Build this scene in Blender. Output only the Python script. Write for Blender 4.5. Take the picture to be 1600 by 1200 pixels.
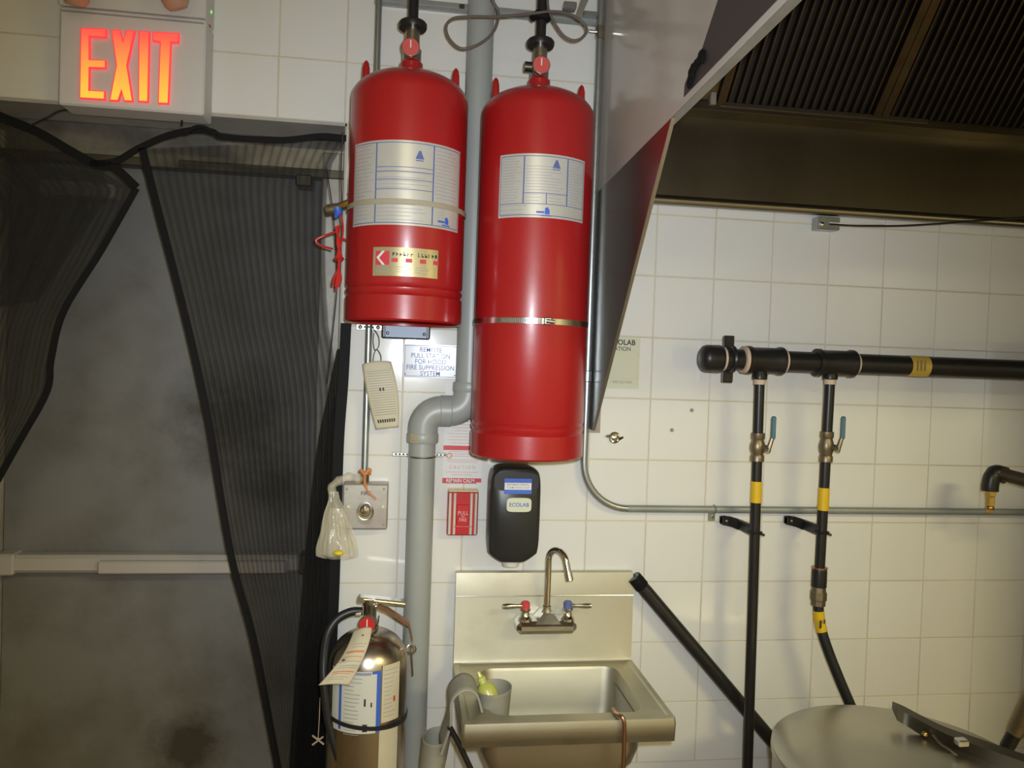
import bpy, math, random
from mathutils import Vector, Matrix
random.seed(7)
for o in list(bpy.data.objects):
    bpy.data.objects.remove(o)
SC = bpy.context.scene
COL = SC.collection
V = Vector

# ---------------------------------------------------------------- camera
CAM = V((-0.6142, -1.8709, 1.5804)); YAW, PITCH, ROLL, FPX = 0.1381, -0.0229, 0.0345, 1200.0
cy_, sy_, cp_, sp_, cr_, sr_ = math.cos(YAW), math.sin(YAW), math.cos(PITCH), math.sin(PITCH), math.cos(ROLL), math.sin(ROLL)
FW = V((sy_ * cp_, cy_ * cp_, sp_)); R0 = V((cy_, -sy_, 0)); U0 = R0.cross(FW)
RT = R0 * cr_ + U0 * sr_; UP = U0 * cr_ - R0 * sr_
cam_data = bpy.data.cameras.new('camera'); cam_data.sensor_width = 36; cam_data.lens = 36 * FPX / 1600
cam_data.clip_start = 0.02; cam_data.clip_end = 60
cam = bpy.data.objects.new('camera', cam_data); COL.objects.link(cam)
m = Matrix((RT, UP, -FW)).transposed().to_4x4(); m.translation = CAM
cam.matrix_world = m
SC.camera = cam

def W(px, py, Y=0.0):
    """point of the place that shows at photo pixel (px, py) and stands at depth Y"""
    d = FW + RT * ((px - 800) / FPX) - UP * ((py - 600) / FPX)
    return CAM + d * ((Y - CAM.y) / d.y)

def WX(px, py, X):
    d = FW + RT * ((px - 800) / FPX) - UP * ((py - 600) / FPX)
    return CAM + d * ((X - CAM.x) / d.x)

# ---------------------------------------------------------------- world, lamps, exposure
world = bpy.data.worlds.new('world'); SC.world = world; world.use_nodes = True
world.node_tree.nodes['Background'].inputs[0].default_value = (0.9, 0.85, 0.75, 1)
world.node_tree.nodes['Background'].inputs[1].default_value = 0.02
SC.view_settings.view_transform = 'Standard'; SC.view_settings.look = 'None'
SC.view_settings.gamma = 1.0; SC.view_settings.exposure = 0.0; SC.view_settings.use_curve_mapping = False

def area(name, loc, size, energy, color, sy=None):
    l = bpy.data.lights.new(name, 'AREA'); l.shape = 'RECTANGLE'; l.size = size; l.size_y = sy or size
    l.energy = energy; l.color = color
    o = bpy.data.objects.new(name, l); o.location = loc; COL.objects.link(o); return o

# two fluorescent ceiling fixtures of the kitchen, behind the photographer (their housings are built below)
LAMPS = [((1.45, -3.1, 2.83), 1.2, 0.3, 62, (1.0, 0.885, 0.43)), ((-0.9, -3.4, 2.83), 1.2, 0.3, 15, (1.0, 0.89, 0.52))]
for i, (p, sx, sy, e, c) in enumerate(LAMPS):
    area('fluorescent_lamp', p, sx, e, c, sy)
# the flash of the camera that took the photograph
fl = bpy.data.lights.new('camera_flash', 'SPOT'); fl.energy = 90; fl.color = (0.86, 0.93, 1.0); fl.shadow_soft_size = 0.018
fl.spot_size = math.radians(90); fl.spot_blend = 1.0
flo = bpy.data.objects.new('camera_flash', fl); COL.objects.link(flo)
flo.matrix_world = m; flo.location = CAM + UP * 0.045 + RT * 0.035

# ---------------------------------------------------------------- helpers
OFF = {}

def tag(o, label=None, cat=None, group=None, kind=None):
    if label: o['label'] = label
    if cat: o['category'] = cat
    if group: o['group'] = group
    if kind: o['kind'] = kind
    return o

def thing(name, loc, label, cat, group=None, kind=None):
    o = bpy.data.objects.new(name, None); COL.objects.link(o)
    o.empty_display_size = 0.05; o.location = loc; OFF[o.name] = V(loc)
    return tag(o, label, cat, group, kind)

class MB:
    def __init__(s): s.v = []; s.f = []; s.uv = None
    def add(s, vs, fs):
        n = len(s.v); s.v += [V(p) for p in vs]; s.f += [tuple(i + n for i in f) for f in fs]; return s
    def box(s, a, b):
        x0, x1 = sorted((a[0], b[0])); y0, y1 = sorted((a[1], b[1])); z0, z1 = sorted((a[2], b[2]))
        return s.add([(x0, y0, z0), (x1, y0, z0), (x1, y1, z0), (x0, y1, z0), (x0, y0, z1), (x1, y0, z1), (x1, y1, z1), (x0, y1, z1)],
                     [(0, 3, 2, 1), (4, 5, 6, 7), (0, 1, 5, 4), (1, 2, 6, 5), (2, 3, 7, 6), (3, 0, 4, 7)])
    def bbox(s, a, b, c=0.003):
        """box with chamfered edges"""
        lo = [min(a[i], b[i]) for i in range(3)]; hi = [max(a[i], b[i]) for i in range(3)]
        vs = []; idx = {}
        for ix in (0, 1):
            for iy in (0, 1):
                for iz in (0, 1):
                    cor = [(lo, hi)[k][j] for j, k in enumerate((ix, iy, iz))]
                    sg = [1 if k == 0 else -1 for k in (ix, iy, iz)]
                    for ax in range(3):
                        p = [cor[j] + (0 if j == ax else sg[j] * c) for j in range(3)]
                        idx[(ix, iy, iz, ax)] = len(vs); vs.append(p)
        fs = []
        for ax in range(3):
            o1, o2 = [j for j in range(3) if j != ax]
            for k in (0, 1):
                q = []
                for (p1, p2) in ((0, 0), (1, 0), (1, 1), (0, 1)):
                    t = [0, 0, 0]; t[ax] = k; t[o1] = p1; t[o2] = p2; q.append(idx[(*t, ax)])
                fs.append(tuple(q))
        for ax in range(3):
            o1, o2 = [j for j in range(3) if j != ax]
            for p1 in (0, 1):
                for p2 in (0, 1):
                    t0 = [0, 0, 0]; t0[o1] = p1; t0[o2] = p2; t1 = list(t0); t1[ax] = 1
                    fs.append((idx[(*t0, o1)], idx[(*t1, o1)], idx[(*t1, o2)], idx[(*t0, o2)]))
        for ix in (0, 1):
            for iy in (0, 1):
                for iz in (0, 1):
                    fs.append(tuple(idx[(ix, iy, iz, a_)] for a_ in range(3)))
        s.add(vs, fs); s.fix = True; return s
    def tube(s, path, r, seg=12, caps=True):
        path = [V(p) for p in path]; n = len(path)
        rs = r if isinstance(r, (list, tuple)) else [r] * n
        tg = []
        for i in range(n):
            t = (path[min(i + 1, n - 1)] - path[max(i - 1, 0)]); tg.append(t.normalized() if t.length > 1e-9 else V((0, 0, 1)))
        a = tg[0].orthogonal().normalized(); rings = []
        for i in range(n):
            a = (a - tg[i] * a.dot(tg[i])).normalized(); b = tg[i].cross(a)
            rings.append([path[i] + (a * math.cos(2 * math.pi * k / seg) + b * math.sin(2 * math.pi * k / seg)) * rs[i] for k in range(seg)])
        vs = [p for q in rings for p in q]; fs = []
        for i in range(n - 1):
            for k in range(seg):
                k2 = (k + 1) % seg
                fs.append((i * seg + k, i * seg + k2, (i + 1) * seg + k2, (i + 1) * seg + k))
        if caps:
            fs.append(tuple(range(seg))[::-1]); fs.append(tuple((n - 1) * seg + k for k in range(seg)))
        return s.add(vs, fs)
    def cyl(s, a, b, r, seg=20): return s.tube([a, b], r, seg)
    def lathe(s, prof, o, ax=(0, 0, 1), seg=32):
        """prof = [(radius, height)]"""
        o = V(o); ax = V(ax).normalized(); a = ax.orthogonal().normalized(); b = ax.cross(a); vs = []; fs = []
        for (r, h) in prof:
            for k in range(seg):
                t = 2 * math.pi * k / seg; vs.append(o + ax * h + (a * math.cos(t) + b * math.sin(t)) * max(r, 1e-5))
        for i in range(len(prof) - 1):
            for k in range(seg):
                k2 = (k + 1) % seg; fs.append((i * seg + k, i * seg + k2, (i + 1) * seg + k2, (i + 1) * seg + k))
        return s.add(vs, fs)
    def prism(s, poly, d):
        """polygon of 3-D points pushed along d"""
        poly = [V(p) for p in poly]; d = V(d); n = len(poly)
        fs = [tuple(range(n)), tuple(range(2 * n - 1, n - 1, -1))]
        for i in range(n):
            j = (i + 1) % n; fs.append((i, i + n, j + n, j))
        s.add(poly + [p + d for p in poly], fs); s.fix = True; return s
    def ball(s, c, r, seg=16, rings=10):
        r = r if isinstance(r, (tuple, list)) else (r, r, r); c = V(c); vs = []; fs = []
        for i in range(rings + 1):
            t = math.pi * i / rings
            for k in range(seg):
                p = 2 * math.pi * k / seg
                vs.append(c + V((r[0] * math.sin(t) * math.cos(p), r[1] * math.sin(t) * math.sin(p), -r[2] * math.cos(t))))
        for i in range(rings):
            for k in range(seg):
                k2 = (k + 1) % seg; fs.append((i * seg + k, i * seg + k2, (i + 1) * seg + k2, (i + 1) * seg + k))
        return s.add(vs, fs)
    def torus(s, c, R, r, ax=(0, 1, 0), seg=24, sg=8, a0=0, a1=2 * math.pi):
        ax = V(ax).normalized(); a = ax.orthogonal().normalized(); b = ax.cross(a); full = abs(a1 - a0) > 6.28
        pts = [V(c) + (a * math.cos(a0 + (a1 - a0) * i / seg) + b * math.sin(a0 + (a1 - a0) * i / seg)) * R for i in range(seg + 1)]
        return s.tube(pts, r, sg, not full)
    def grid(s, fn, nu, nv, uv=False):
        vs = [fn(i / nu, j / nv) for j in range(nv + 1) for i in range(nu + 1)]
        fs = [(j * (nu + 1) + i, j * (nu + 1) + i + 1, (j + 1) * (nu + 1) + i + 1, (j + 1) * (nu + 1) + i) for j in range(nv) for i in range(nu)]
        if uv: s.uv = [(i / nu, j / nv) for j in range(nv + 1) for i in range(nu + 1)]
        return s.add(vs, fs)
    def quads(s, rects, mp, du=0.01):
        """flat print: rectangles (u0, v0, u1, v1) laid on a surface by the map mp"""
        for (u0, v0, u1, v1) in rects:
            n = max(1, int(abs(u1 - u0) / du)); b = len(s.v)
            for i in range(n + 1):
                u = u0 + (u1 - u0) * i / n; s.v.append(V(mp(u, v0))); s.v.append(V(mp(u, v1)))
            for i in range(n): s.f.append((b + 2 * i, b + 2 * i + 2, b + 2 * i + 3, b + 2 * i + 1))
        return s
    def text(s, body, size, mp, u=0, v=0, bold=0.0, sx=1.0):
        vs, fs = glyphs(body, bold)
        return s.add([mp(u + p[0] * size * sx, v + p[1] * size) for p in vs], fs)
    def build(s, name, mat, parent=None, ang=35, solid=None, label=None):
        me = bpy.data.meshes.new(name)
        if parent is not None: off = OFF[parent.name]
        else:
            xs = [p.x for p in s.v]; ys = [p.y for p in s.v]
            off = V(((min(xs) + max(xs)) / 2, (min(ys) + max(ys)) / 2, min(p.z for p in s.v)))
        me.from_pydata([p - off for p in s.v], [], s.f)
        if getattr(s, 'fix', False) or True:
            import bmesh
            bm = bmesh.new(); bm.from_mesh(me); bmesh.ops.recalc_face_normals(bm, faces=bm.faces)
            if s.uv is not None:
                lay = bm.loops.layers.uv.new('UVMap')
                for f in bm.faces:
                    for l in f.loops: l[lay].uv = s.uv[l.vert.index]
            bm.to_mesh(me); bm.free()
        me.shade_smooth(); me.set_sharp_from_angle(angle=math.radians(ang))
        me.materials.append(MAT[mat])
        o = bpy.data.objects.new(name, me); COL.objects.link(o)
        if parent is not None: o.parent = parent
        else: o.location = off
        OFF[o.name] = off
        if solid:
            md = o.modifiers.new('thickness', 'SOLIDIFY'); md.thickness = solid; md.offset = 0
        if name in ('small_print', 'printed_lines', 'worn_print'): o['kind'] = 'stuff'
        if label: o['label'] = label
        return o

_G = {}
def glyphs(body, bold=0.0):
    if (body, bold) in _G: return _G[(body, bold)]
    cu = bpy.data.curves.new('lettering', 'FONT'); cu.body = body; cu.size = 1; cu.align_x = 'CENTER'; cu.align_y = 'CENTER'
    cu.offset = bold; cu.resolution_u = 3; cu.fill_mode = 'FRONT'
    ob = bpy.data.objects.new('lettering', cu); COL.objects.link(ob)
    dg = bpy.context.evaluated_depsgraph_get(); ev = ob.evaluated_get(dg); me = ev.to_mesh()
    r = ([tuple(v.co) for v in me.vertices], [tuple(p.vertices) for p in me.polygons])
    ev.to_mesh_clear(); bpy.data.objects.remove(ob); bpy.data.curves.remove(cu)
    _G[(body, bold)] = r; return r

def curve(pts, n=8):
    """Catmull-Rom through points"""
    P = [V(p) for p in pts]; P = [P[0] * 2 - P[1]] + P + [P[-1] * 2 - P[-2]]; out = []
    for i in range(1, len(P) - 2):
        a, b, c, d = P[i - 1:i + 3]
        for k in range(n):
            t = k / n
            out.append(0.5 * ((2 * b) + (c - a) * t + (2 * a - 5 * b + 4 * c - d) * t * t + (3 * b - a - 3 * c + d) * t ** 3))
    out.append(P[-2]); return out

def cylmap(cx, cy, R, z0, a0=0.0):
    return lambda u, v: V((cx + R * math.sin(a0 + u / R), cy - R * math.cos(a0 + u / R), z0 + v))

def planemap(o, U=(1, 0, 0), Vv=(0, 0, 1)):
    o = V(o); U = V(U); Vv = V(Vv); return lambda u, v: o + U * u + Vv * v

# ---------------------------------------------------------------- materials
MAT = {}
def mat(name, col, rough=0.5, metal=0.0, coat=0.0, var=0.0, vscale=6.0, var_col=None, bump=0.0, bscale=60.0, stretch=(1, 1, 1), alpha=1.0, trans=0.0, spec=0.5, emit=None, es=0.0, rvar=0.0, lo=0.35, hi=0.7):
    mt = bpy.data.materials.new(name); mt.use_nodes = True; nt = mt.node_tree; b = nt.nodes['Principled BSDF']
    b.inputs['Base Color'].default_value = (*col, 1); b.inputs['Roughness'].default_value = rough; b.inputs['Metallic'].default_value = metal
    b.inputs['Coat Weight'].default_value = coat; b.inputs['Coat Roughness'].default_value = 0.08
    b.inputs['Alpha'].default_value = alpha; b.inputs['Transmission Weight'].default_value = trans
    b.inputs['Specular IOR Level'].default_value = spec
    if emit: b.inputs['Emission Color'].default_value = (*emit, 1); b.inputs['Emission Strength'].default_value = es
    if var or bump or rvar:
        tc = nt.nodes.new('ShaderNodeTexCoord'); mp = nt.nodes.new('ShaderNodeMapping'); mp.inputs['Scale'].default_value = stretch
        nt.links.new(tc.outputs['Object'], mp.inputs['Vector'])
    if var or rvar:
        nz = nt.nodes.new('ShaderNodeTexNoise'); nz.inputs['Scale'].default_value = vscale; nz.inputs['Detail'].default_value = 6; nz.inputs['Roughness'].default_value = 0.62
        nt.links.new(mp.outputs[0], nz.inputs['Vector'])
        rp = nt.nodes.new('ShaderNodeMapRange'); rp.inputs['From Min'].default_value = lo; rp.inputs['From Max'].default_value = hi
        nt.links.new(nz.outputs['Fac'], rp.inputs['Value'])
    if var:
        mx = nt.nodes.new('ShaderNodeMix'); mx.data_type = 'RGBA'; mx.inputs['A'].default_value = (*col, 1)
        vc = var_col or tuple(c * 0.5 for c in col); mx.inputs['B'].default_value = (*vc, 1)
        ml = nt.nodes.new('ShaderNodeMath'); ml.operation = 'MULTIPLY'; ml.inputs[1].default_value = var
        nt.links.new(rp.outputs[0], ml.inputs[0]); nt.links.new(ml.outputs[0], mx.inputs['Factor']); nt.links.new(mx.outputs['Result'], b.inputs['Base Color'])
    if rvar:
        ma = nt.nodes.new('ShaderNodeMath'); ma.operation = 'MULTIPLY_ADD'; ma.inputs[1].default_value = rvar; ma.inputs[2].default_value = rough
        nt.links.new(rp.outputs[0], ma.inputs[0]); nt.links.new(ma.outputs[0], b.inputs['Roughness'])
    if bump:
        n2 = nt.nodes.new('ShaderNodeTexNoise'); n2.inputs['Scale'].default_value = bscale; n2.inputs['Detail'].default_value = 4
        bp = nt.nodes.new('ShaderNodeBump'); bp.inputs['Strength'].default_value = bump; bp.inputs['Distance'].default_value = 0.004
        nt.links.new(mp.outputs[0], n2.inputs['Vector']); nt.links.new(n2.outputs['Fac'], bp.inputs['Height']); nt.links.new(bp.outputs[0], b.inputs['Normal'])
    MAT[name] = mt; return mt

mat('tile', (0.74, 0.73, 0.69), 0.10, var=0.22, vscale=1.6, var_col=(0.66, 0.60, 0.48), bump=0.04, bscale=9)
# each tile shade differs a little
nt = MAT['tile'].node_tree; b = nt.nodes['Principled BSDF']; oi = nt.nodes.new('ShaderNodeObjectInfo'); hs = nt.nodes.new('ShaderNodeHueSaturation')
mr = nt.nodes.new('ShaderNodeMapRange'); mr.inputs['To Min'].default_value = 0.985; mr.inputs['To Max'].default_value = 1.015
nt.links.new(oi.outputs['Random'], mr.inputs['Value']); nt.links.new(mr.outputs[0], hs.inputs['Value'])
src = b.inputs['Base Color'].links[0].from_socket; nt.links.new(src, hs.inputs['Color']); nt.links.new(hs.outputs[0], b.inputs['Base Color'])
mat('grout', (0.66, 0.58, 0.43), 0.85, var=0.6, vscale=7, var_col=(0.50, 0.40, 0.26))
mat('plaster', (0.52, 0.49, 0.45), 0.75, var=0.5, vscale=5, var_col=(0.2, 0.18, 0.15))
mat('room_paint', (0.62, 0.60, 0.55), 0.7)
mat('ceiling_paint', (0.7, 0.68, 0.63), 0.8)
mat('floor_tile', (0.34, 0.25, 0.19), 0.45, var=0.6, vscale=4, var_col=(0.22, 0.15, 0.11))
mat('door_paint', (0.175, 0.172, 0.166), 0.5, var=1.0, vscale=3.4, var_col=(0.075, 0.066, 0.05), lo=0.45, hi=0.80)
mat('frame_paint', (0.52, 0.49, 0.43), 0.5, var=0.6, vscale=9, var_col=(0.15, 0.13, 0.1))
mat('header_steel', (0.45, 0.44, 0.42), 0.32, 0.8, var=0.7, vscale=9, var_col=(0.1, 0.09, 0.08))
mat('bar_paint', (0.46, 0.43, 0.40), 0.4, 0.2)
mat('steel', (0.60, 0.585, 0.54), 0.34, 1.0, var=0.35, vscale=5, var_col=(0.42, 0.38, 0.28), rvar=0.12)
mat('steel_sink', (0.58, 0.55, 0.44), 0.46, 1.0, var=0.45, vscale=6, var_col=(0.46, 0.425, 0.30), rvar=0.14)
mat('steel_bright', (0.68, 0.68, 0.67), 0.16, 1.0, rvar=0.1, vscale=9)
mat('steel_panel', (0.60, 0.56, 0.51), 0.13, 0.0, rvar=0.06, vscale=2.5, var=0.6, var_col=(0.48, 0.41, 0.34), spec=0.35)
mat('steel_skirt', (0.47, 0.46, 0.45), 0.21, 1.0, rvar=0.06, vscale=3)
mat('hood_steel', (0.25, 0.22, 0.17), 0.27, 1.0, var=0.6, vscale=2.5, var_col=(0.11, 0.095, 0.07), stretch=(1, 1, 0.25), rvar=0.15)
mat('hood_lip', (0.36, 0.34, 0.30), 0.3, 1.0)
mat('filter_steel', (0.115, 0.088, 0.058), 0.38, 0.9, var=0.7, vscale=14, var_col=(0.05, 0.035, 0.02))
mat('filter_dark', (0.02, 0.016, 0.012), 0.7)
mat('flange_cream', (0.33, 0.305, 0.255), 0.45, 0.3, var=0.5, vscale=9)
mat('chrome', (0.78, 0.78, 0.78), 0.1, 1.0)
mat('dull_chrome', (0.5, 0.48, 0.45), 0.3, 1.0, var=0.5, vscale=30, var_col=(0.25, 0.22, 0.18))
mat('galv', (0.47, 0.50, 0.50), 0.34, 0.85, var=0.5, vscale=14, var_col=(0.30, 0.32, 0.31))
mat('conduit_paint', (0.33, 0.35, 0.33), 0.4, 0.3, var=0.4, vscale=9)
mat('red_paint', (0.38, 0.011, 0.012), 0.33, coat=0.35, var=0.5, vscale=3, var_col=(0.36, 0.008, 0.012), bump=0.10, bscale=16)
mat('red_plastic', (0.50, 0.02, 0.025), 0.3)
mat('gauge_red', (0.62, 0.10, 0.09), 0.25, coat=0.5)
mat('label_silver', (0.66, 0.65, 0.60), 0.30, 0.35, var=0.5, vscale=11, var_col=(0.60, 0.55, 0.42))
mat('ink_blue', (0.10, 0.13, 0.34), 0.5)
mat('ink_blue_soft', (0.30, 0.31, 0.42), 0.5)
mat('ink_blue_bright', (0.05, 0.13, 0.55), 0.45)
mat('ink_black', (0.03, 0.03, 0.035), 0.5)
mat('ink_grey', (0.32, 0.31, 0.30), 0.5)
mat('ink_red', (0.60, 0.05, 0.06), 0.5)
mat('ink_red_soft', (0.62, 0.33, 0.32), 0.5)
mat('ink_orange', (0.62, 0.22, 0.08), 0.5)
mat('gold_foil', (0.78, 0.68, 0.38), 0.25, 0.7, var=0.4, vscale=30, var_col=(0.72, 0.68, 0.58))
mat('strap_tan', (0.40, 0.345, 0.245), 0.4)
mat('rib_light', (0.72, 0.69, 0.63), 0.25, 0.3)
mat('lamp_glow_tint', (0.55, 0.30, 0.20), 0.4)  # beige heads, with the orange glow of the letters put into their colour
mat('bracket_blue', (0.13, 0.17, 0.23), 0.4, 0.1)
mat('brass', (0.62, 0.44, 0.14), 0.28, 1.0, var=0.4, vscale=30, var_col=(0.35, 0.2, 0.07))
mat('copper', (0.45, 0.25, 0.15), 0.35, 1.0)
mat('brown_sheet', (0.055, 0.042, 0.040), 0.45)
mat('black_iron', (0.014, 0.013, 0.0125), 0.36, 0.0, var=0.5, vscale=20, var_col=(0.026, 0.022, 0.019), spec=0.4)
mat('rust_iron', (0.075, 0.058, 0.042), 0.42, 0.4, var=0.5, vscale=20)
mat('black_rubber', (0.014, 0.014, 0.016), 0.42)
mat('black_plastic', (0.018, 0.018, 0.018), 0.35, var=0.3, vscale=5, var_col=(0.035, 0.034, 0.03), rvar=0.1)
mat('black_tape', (0.006, 0.006, 0.0065), 0.7, spec=0.2)
mat('thread_tape', (0.58, 0.42, 0.28), 0.7, var=0.5, vscale=30, var_col=(0.72, 0.62, 0.52))
mat('bronze', (0.20, 0.16, 0.11), 0.42, 0.8, var=0.6, vscale=40, var_col=(0.34, 0.27, 0.15))
mat('blue_handle', (0.08, 0.17, 0.22), 0.45)
mat('yellow_tape', (0.72, 0.46, 0.01), 0.45)
mat('gold_tape', (0.56, 0.38, 0.06), 0.45)
mat('pvc', (0.36, 0.375, 0.355), 0.38, var=0.5, vscale=6, var_col=(0.28, 0.285, 0.26), stretch=(1, 1, 0.4))
mat('brown_cable', (0.13, 0.10, 0.08), 0.5)
mat('paper', (0.74, 0.73, 0.70), 0.55)
mat('paper_cream', (0.62, 0.57, 0.42), 0.7, var=0.5, vscale=12, var_col=(0.5, 0.43, 0.28))
mat('paper_yellow', (0.62, 0.62, 0.46), 0.6)
mat('sign_plastic', (0.74, 0.76, 0.80), 0.17, spec=0.12)
mat('sign_housing', (0.66, 0.64, 0.62), 0.5)
mat('caddy', (0.36, 0.345, 0.28), 0.55, var=0.4, vscale=8)
mat('soap_yellow', (0.52, 0.53, 0.12), 0.35, coat=0.3)
mat('box_metal', (0.44, 0.42, 0.36), 0.4, 0.35, var=0.8, vscale=14, var_col=(0.32, 0.25, 0.22))
mat('orange_tie', (0.60, 0.22, 0.06), 0.45)
mat('red_string', (0.60, 0.025, 0.02), 0.35, coat=0.4)
mat('yellow_plastic', (0.75, 0.58, 0.02), 0.4)
mat('steel_ext', (0.50, 0.44, 0.37), 0.24, 1.0, rvar=0.1, vscale=4, stretch=(1, 1, 0.2))
mat('label_white', (0.62, 0.62, 0.55), 0.45)
mat('led_green', (0.05, 0.6, 0.05), 0.4, emit=(0.1, 1.0, 0.1), es=2.0)
mat('lamp_tube', (0.9, 0.9, 0.85), 0.5, emit=(1.0, 0.92, 0.72), es=2.5)
mat('white_metal', (0.6, 0.58, 0.55), 0.45)
mat('kettle_steel', (0.50, 0.48, 0.42), 0.30, 1.0, rvar=0.15, vscale=3, var=0.3)
mat('dark_steel', (0.13, 0.12, 0.10), 0.36, 0.9)

# clear crinkled bag
mt = mat('bag_film', (0.78, 0.72, 0.55), 0.18, alpha=0.27, bump=1.0, bscale=45, stretch=(1, 1, 0.35))
# sheer black netting: threads with gaps between them, pleat stripes denser
def netting(name, cover, stripes):
    mt = bpy.data.materials.new(name); mt.use_nodes = True; nt = mt.node_tree; b = nt.nodes['Principled BSDF']
    b.inputs['Base Color'].default_value = (0.009, 0.0085, 0.008, 1); b.inputs['Roughness'].default_value = 0.8
    uv = nt.nodes.new('ShaderNodeUVMap'); sp = nt.nodes.new('ShaderNodeSeparateXYZ'); nt.links.new(uv.outputs[0], sp.inputs[0])
    mu = nt.nodes.new('ShaderNodeMath'); mu.operation = 'MULTIPLY'; mu.inputs[1].default_value = stripes * 2 * math.pi; nt.links.new(sp.outputs[0], mu.inputs[0])
    si = nt.nodes.new('ShaderNodeMath'); si.operation = 'SINE'; nt.links.new(mu.outputs[0], si.inputs[0])
    ma = nt.nodes.new('ShaderNodeMapRange'); ma.inputs['From Min'].default_value = -0.2; ma.inputs['From Max'].default_value = 1.0
    ma.inputs['To Min'].default_value = cover; ma.inputs['To Max'].default_value = min(0.95, cover + 0.2); nt.links.new(si.outputs[0], ma.inputs['Value'])
    nt.links.new(ma.outputs[0], b.inputs['Alpha']); MAT[name] = mt
netting('netting', 0.46, 22); netting('netting_wide', 0.60, 30); netting('netting_folded', 0.78, 9); netting('netting_light', 0.42, 12)

# grease stains where hands and carts hit the door
nt = MAT['door_paint'].node_tree; b = nt.nodes['Principled BSDF']; prev = b.inputs['Base Color'].links[0].from_socket
tc = nt.nodes.new('ShaderNodeTexCoord'); nz = nt.nodes.new('ShaderNodeTexNoise'); nz.inputs['Scale'].default_value = 11; nz.inputs['Detail'].default_value = 7; nz.inputs['Roughness'].default_value = 0.7
nt.links.new(tc.outputs['Object'], nz.inputs['Vector'])
for (q, rad) in ((W(365, 660, .15), .26), (W(290, 1165, .15), .17), (W(420, 760, .15), .15)):
    ds = nt.nodes.new('ShaderNodeVectorMath'); ds.operation = 'DISTANCE'; ds.inputs[1].default_value = (q.x + 1.3, -.02, q.z); nt.links.new(tc.outputs['Object'], ds.inputs[0])
    mr = nt.nodes.new('ShaderNodeMapRange'); mr.inputs['From Min'].default_value = rad; mr.inputs['From Max'].default_value = 0.0; nt.links.new(ds.outputs['Value'], mr.inputs['Value'])
    ad = nt.nodes.new('ShaderNodeMath'); ad.operation = 'MULTIPLY'; nt.links.new(mr.outputs[0], ad.inputs[0]); nt.links.new(nz.outputs['Fac'], ad.inputs[1])
    m2 = nt.nodes.new('ShaderNodeMapRange'); m2.inputs['From Min'].default_value = 0.14; m2.inputs['From Max'].default_value = 0.42; m2.inputs['To Max'].default_value = 0.8; nt.links.new(ad.outputs[0], m2.inputs['Value'])
    mx = nt.nodes.new('ShaderNodeMix'); mx.data_type = 'RGBA'; mx.inputs['B'].default_value = (0.022, 0.017, 0.008, 1)
    nt.links.new(m2.outputs[0], mx.inputs['Factor']); nt.links.new(prev, mx.inputs['A']); prev = mx.outputs['Result']
nt.links.new(prev, b.inputs['Base Color'])

# back-lit letters: lamp sits at the foot of the sign, so the foot glows more yellow
mt = bpy.data.materials.new('exit_glow'); mt.use_nodes = True; nt = mt.node_tree; b = nt.nodes['Principled BSDF']
b.inputs['Base Color'].default_value = (0.5, 0.03, 0.03, 1)
tc = nt.nodes.new('ShaderNodeTexCoord'); sp = nt.nodes.new('ShaderNodeSeparateXYZ'); nt.links.new(tc.outputs['Generated'], sp.inputs[0])
cr = nt.nodes.new('ShaderNodeValToRGB'); cr.color_ramp.elements[0].color = (1.0, 0.62, 0.06, 1); cr.color_ramp.elements[1].color = (1.0, 0.11, 0.07, 1)
cr.color_ramp.elements[0].position = 0.08; cr.color_ramp.elements[1].position = 0.95
nt.links.new(sp.outputs[2], cr.inputs[0]); nt.links.new(cr.outputs[0], b.inputs['Emission Color']); b.inputs['Emission Strength'].default_value = 0.92
MAT['exit_glow'] = mt
mat('exit_edge', (0.5, 0.02, 0.03), 0.4, emit=(1.0, 0.055, 0.07), es=0.75)

# ---------------------------------------------------------------- the room
P = 0.155; Z0 = 1.82            # tile pitch; height of joint row 0; joint column 0 is X = 0
DX0, DX1, DZ = -1.79, -0.770, 2.142   # doorway in the tiled wall
G = 0.0022                       # joint depth
wb = MB()
wb.box((-3.2, G, 0), (DX0, 0.2, 2.9)); wb.box((DX1, G, 0), (2.6, 0.2, 2.9)); wb.box((DX0, G, DZ), (DX1, 0.2, 2.9))
wall = wb.build('wall_back', 'grout'); tag(wall, 'white square-tiled kitchen wall with beige grout around the doorway', 'wall', kind='structure')
def tile_mesh(w, h):
    g = 0.0013; c = 0.0010
    mb = MB(); x0, x1, z0, z1 = g, w - g, g, h - g
    mb.add([(x0, G, z0), (x1, G, z0), (x1, G, z1), (x0, G, z1), (x0, c, z0), (x1, c, z0), (x1, c, z1), (x0, c, z1),
            (x0 + c, 0, z0 + c), (x1 - c, 0, z0 + c), (x1 - c, 0, z1 - c), (x0 + c, 0, z1 - c)],
           [(8, 9, 10, 11), (4, 5, 9, 8), (5, 6, 10, 9), (6, 7, 11, 10), (7, 4, 8, 11), (0, 1, 5, 4), (1, 2, 6, 5), (2, 3, 7, 6), (3, 0, 4, 7)])
    me = bpy.data.meshes.new('tile'); me.from_pydata(mb.v, [], mb.f); me.materials.append(MAT['tile']); me.shade_smooth(); me.set_sharp_from_angle(angle=0.3); return me
TM = {}
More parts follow.
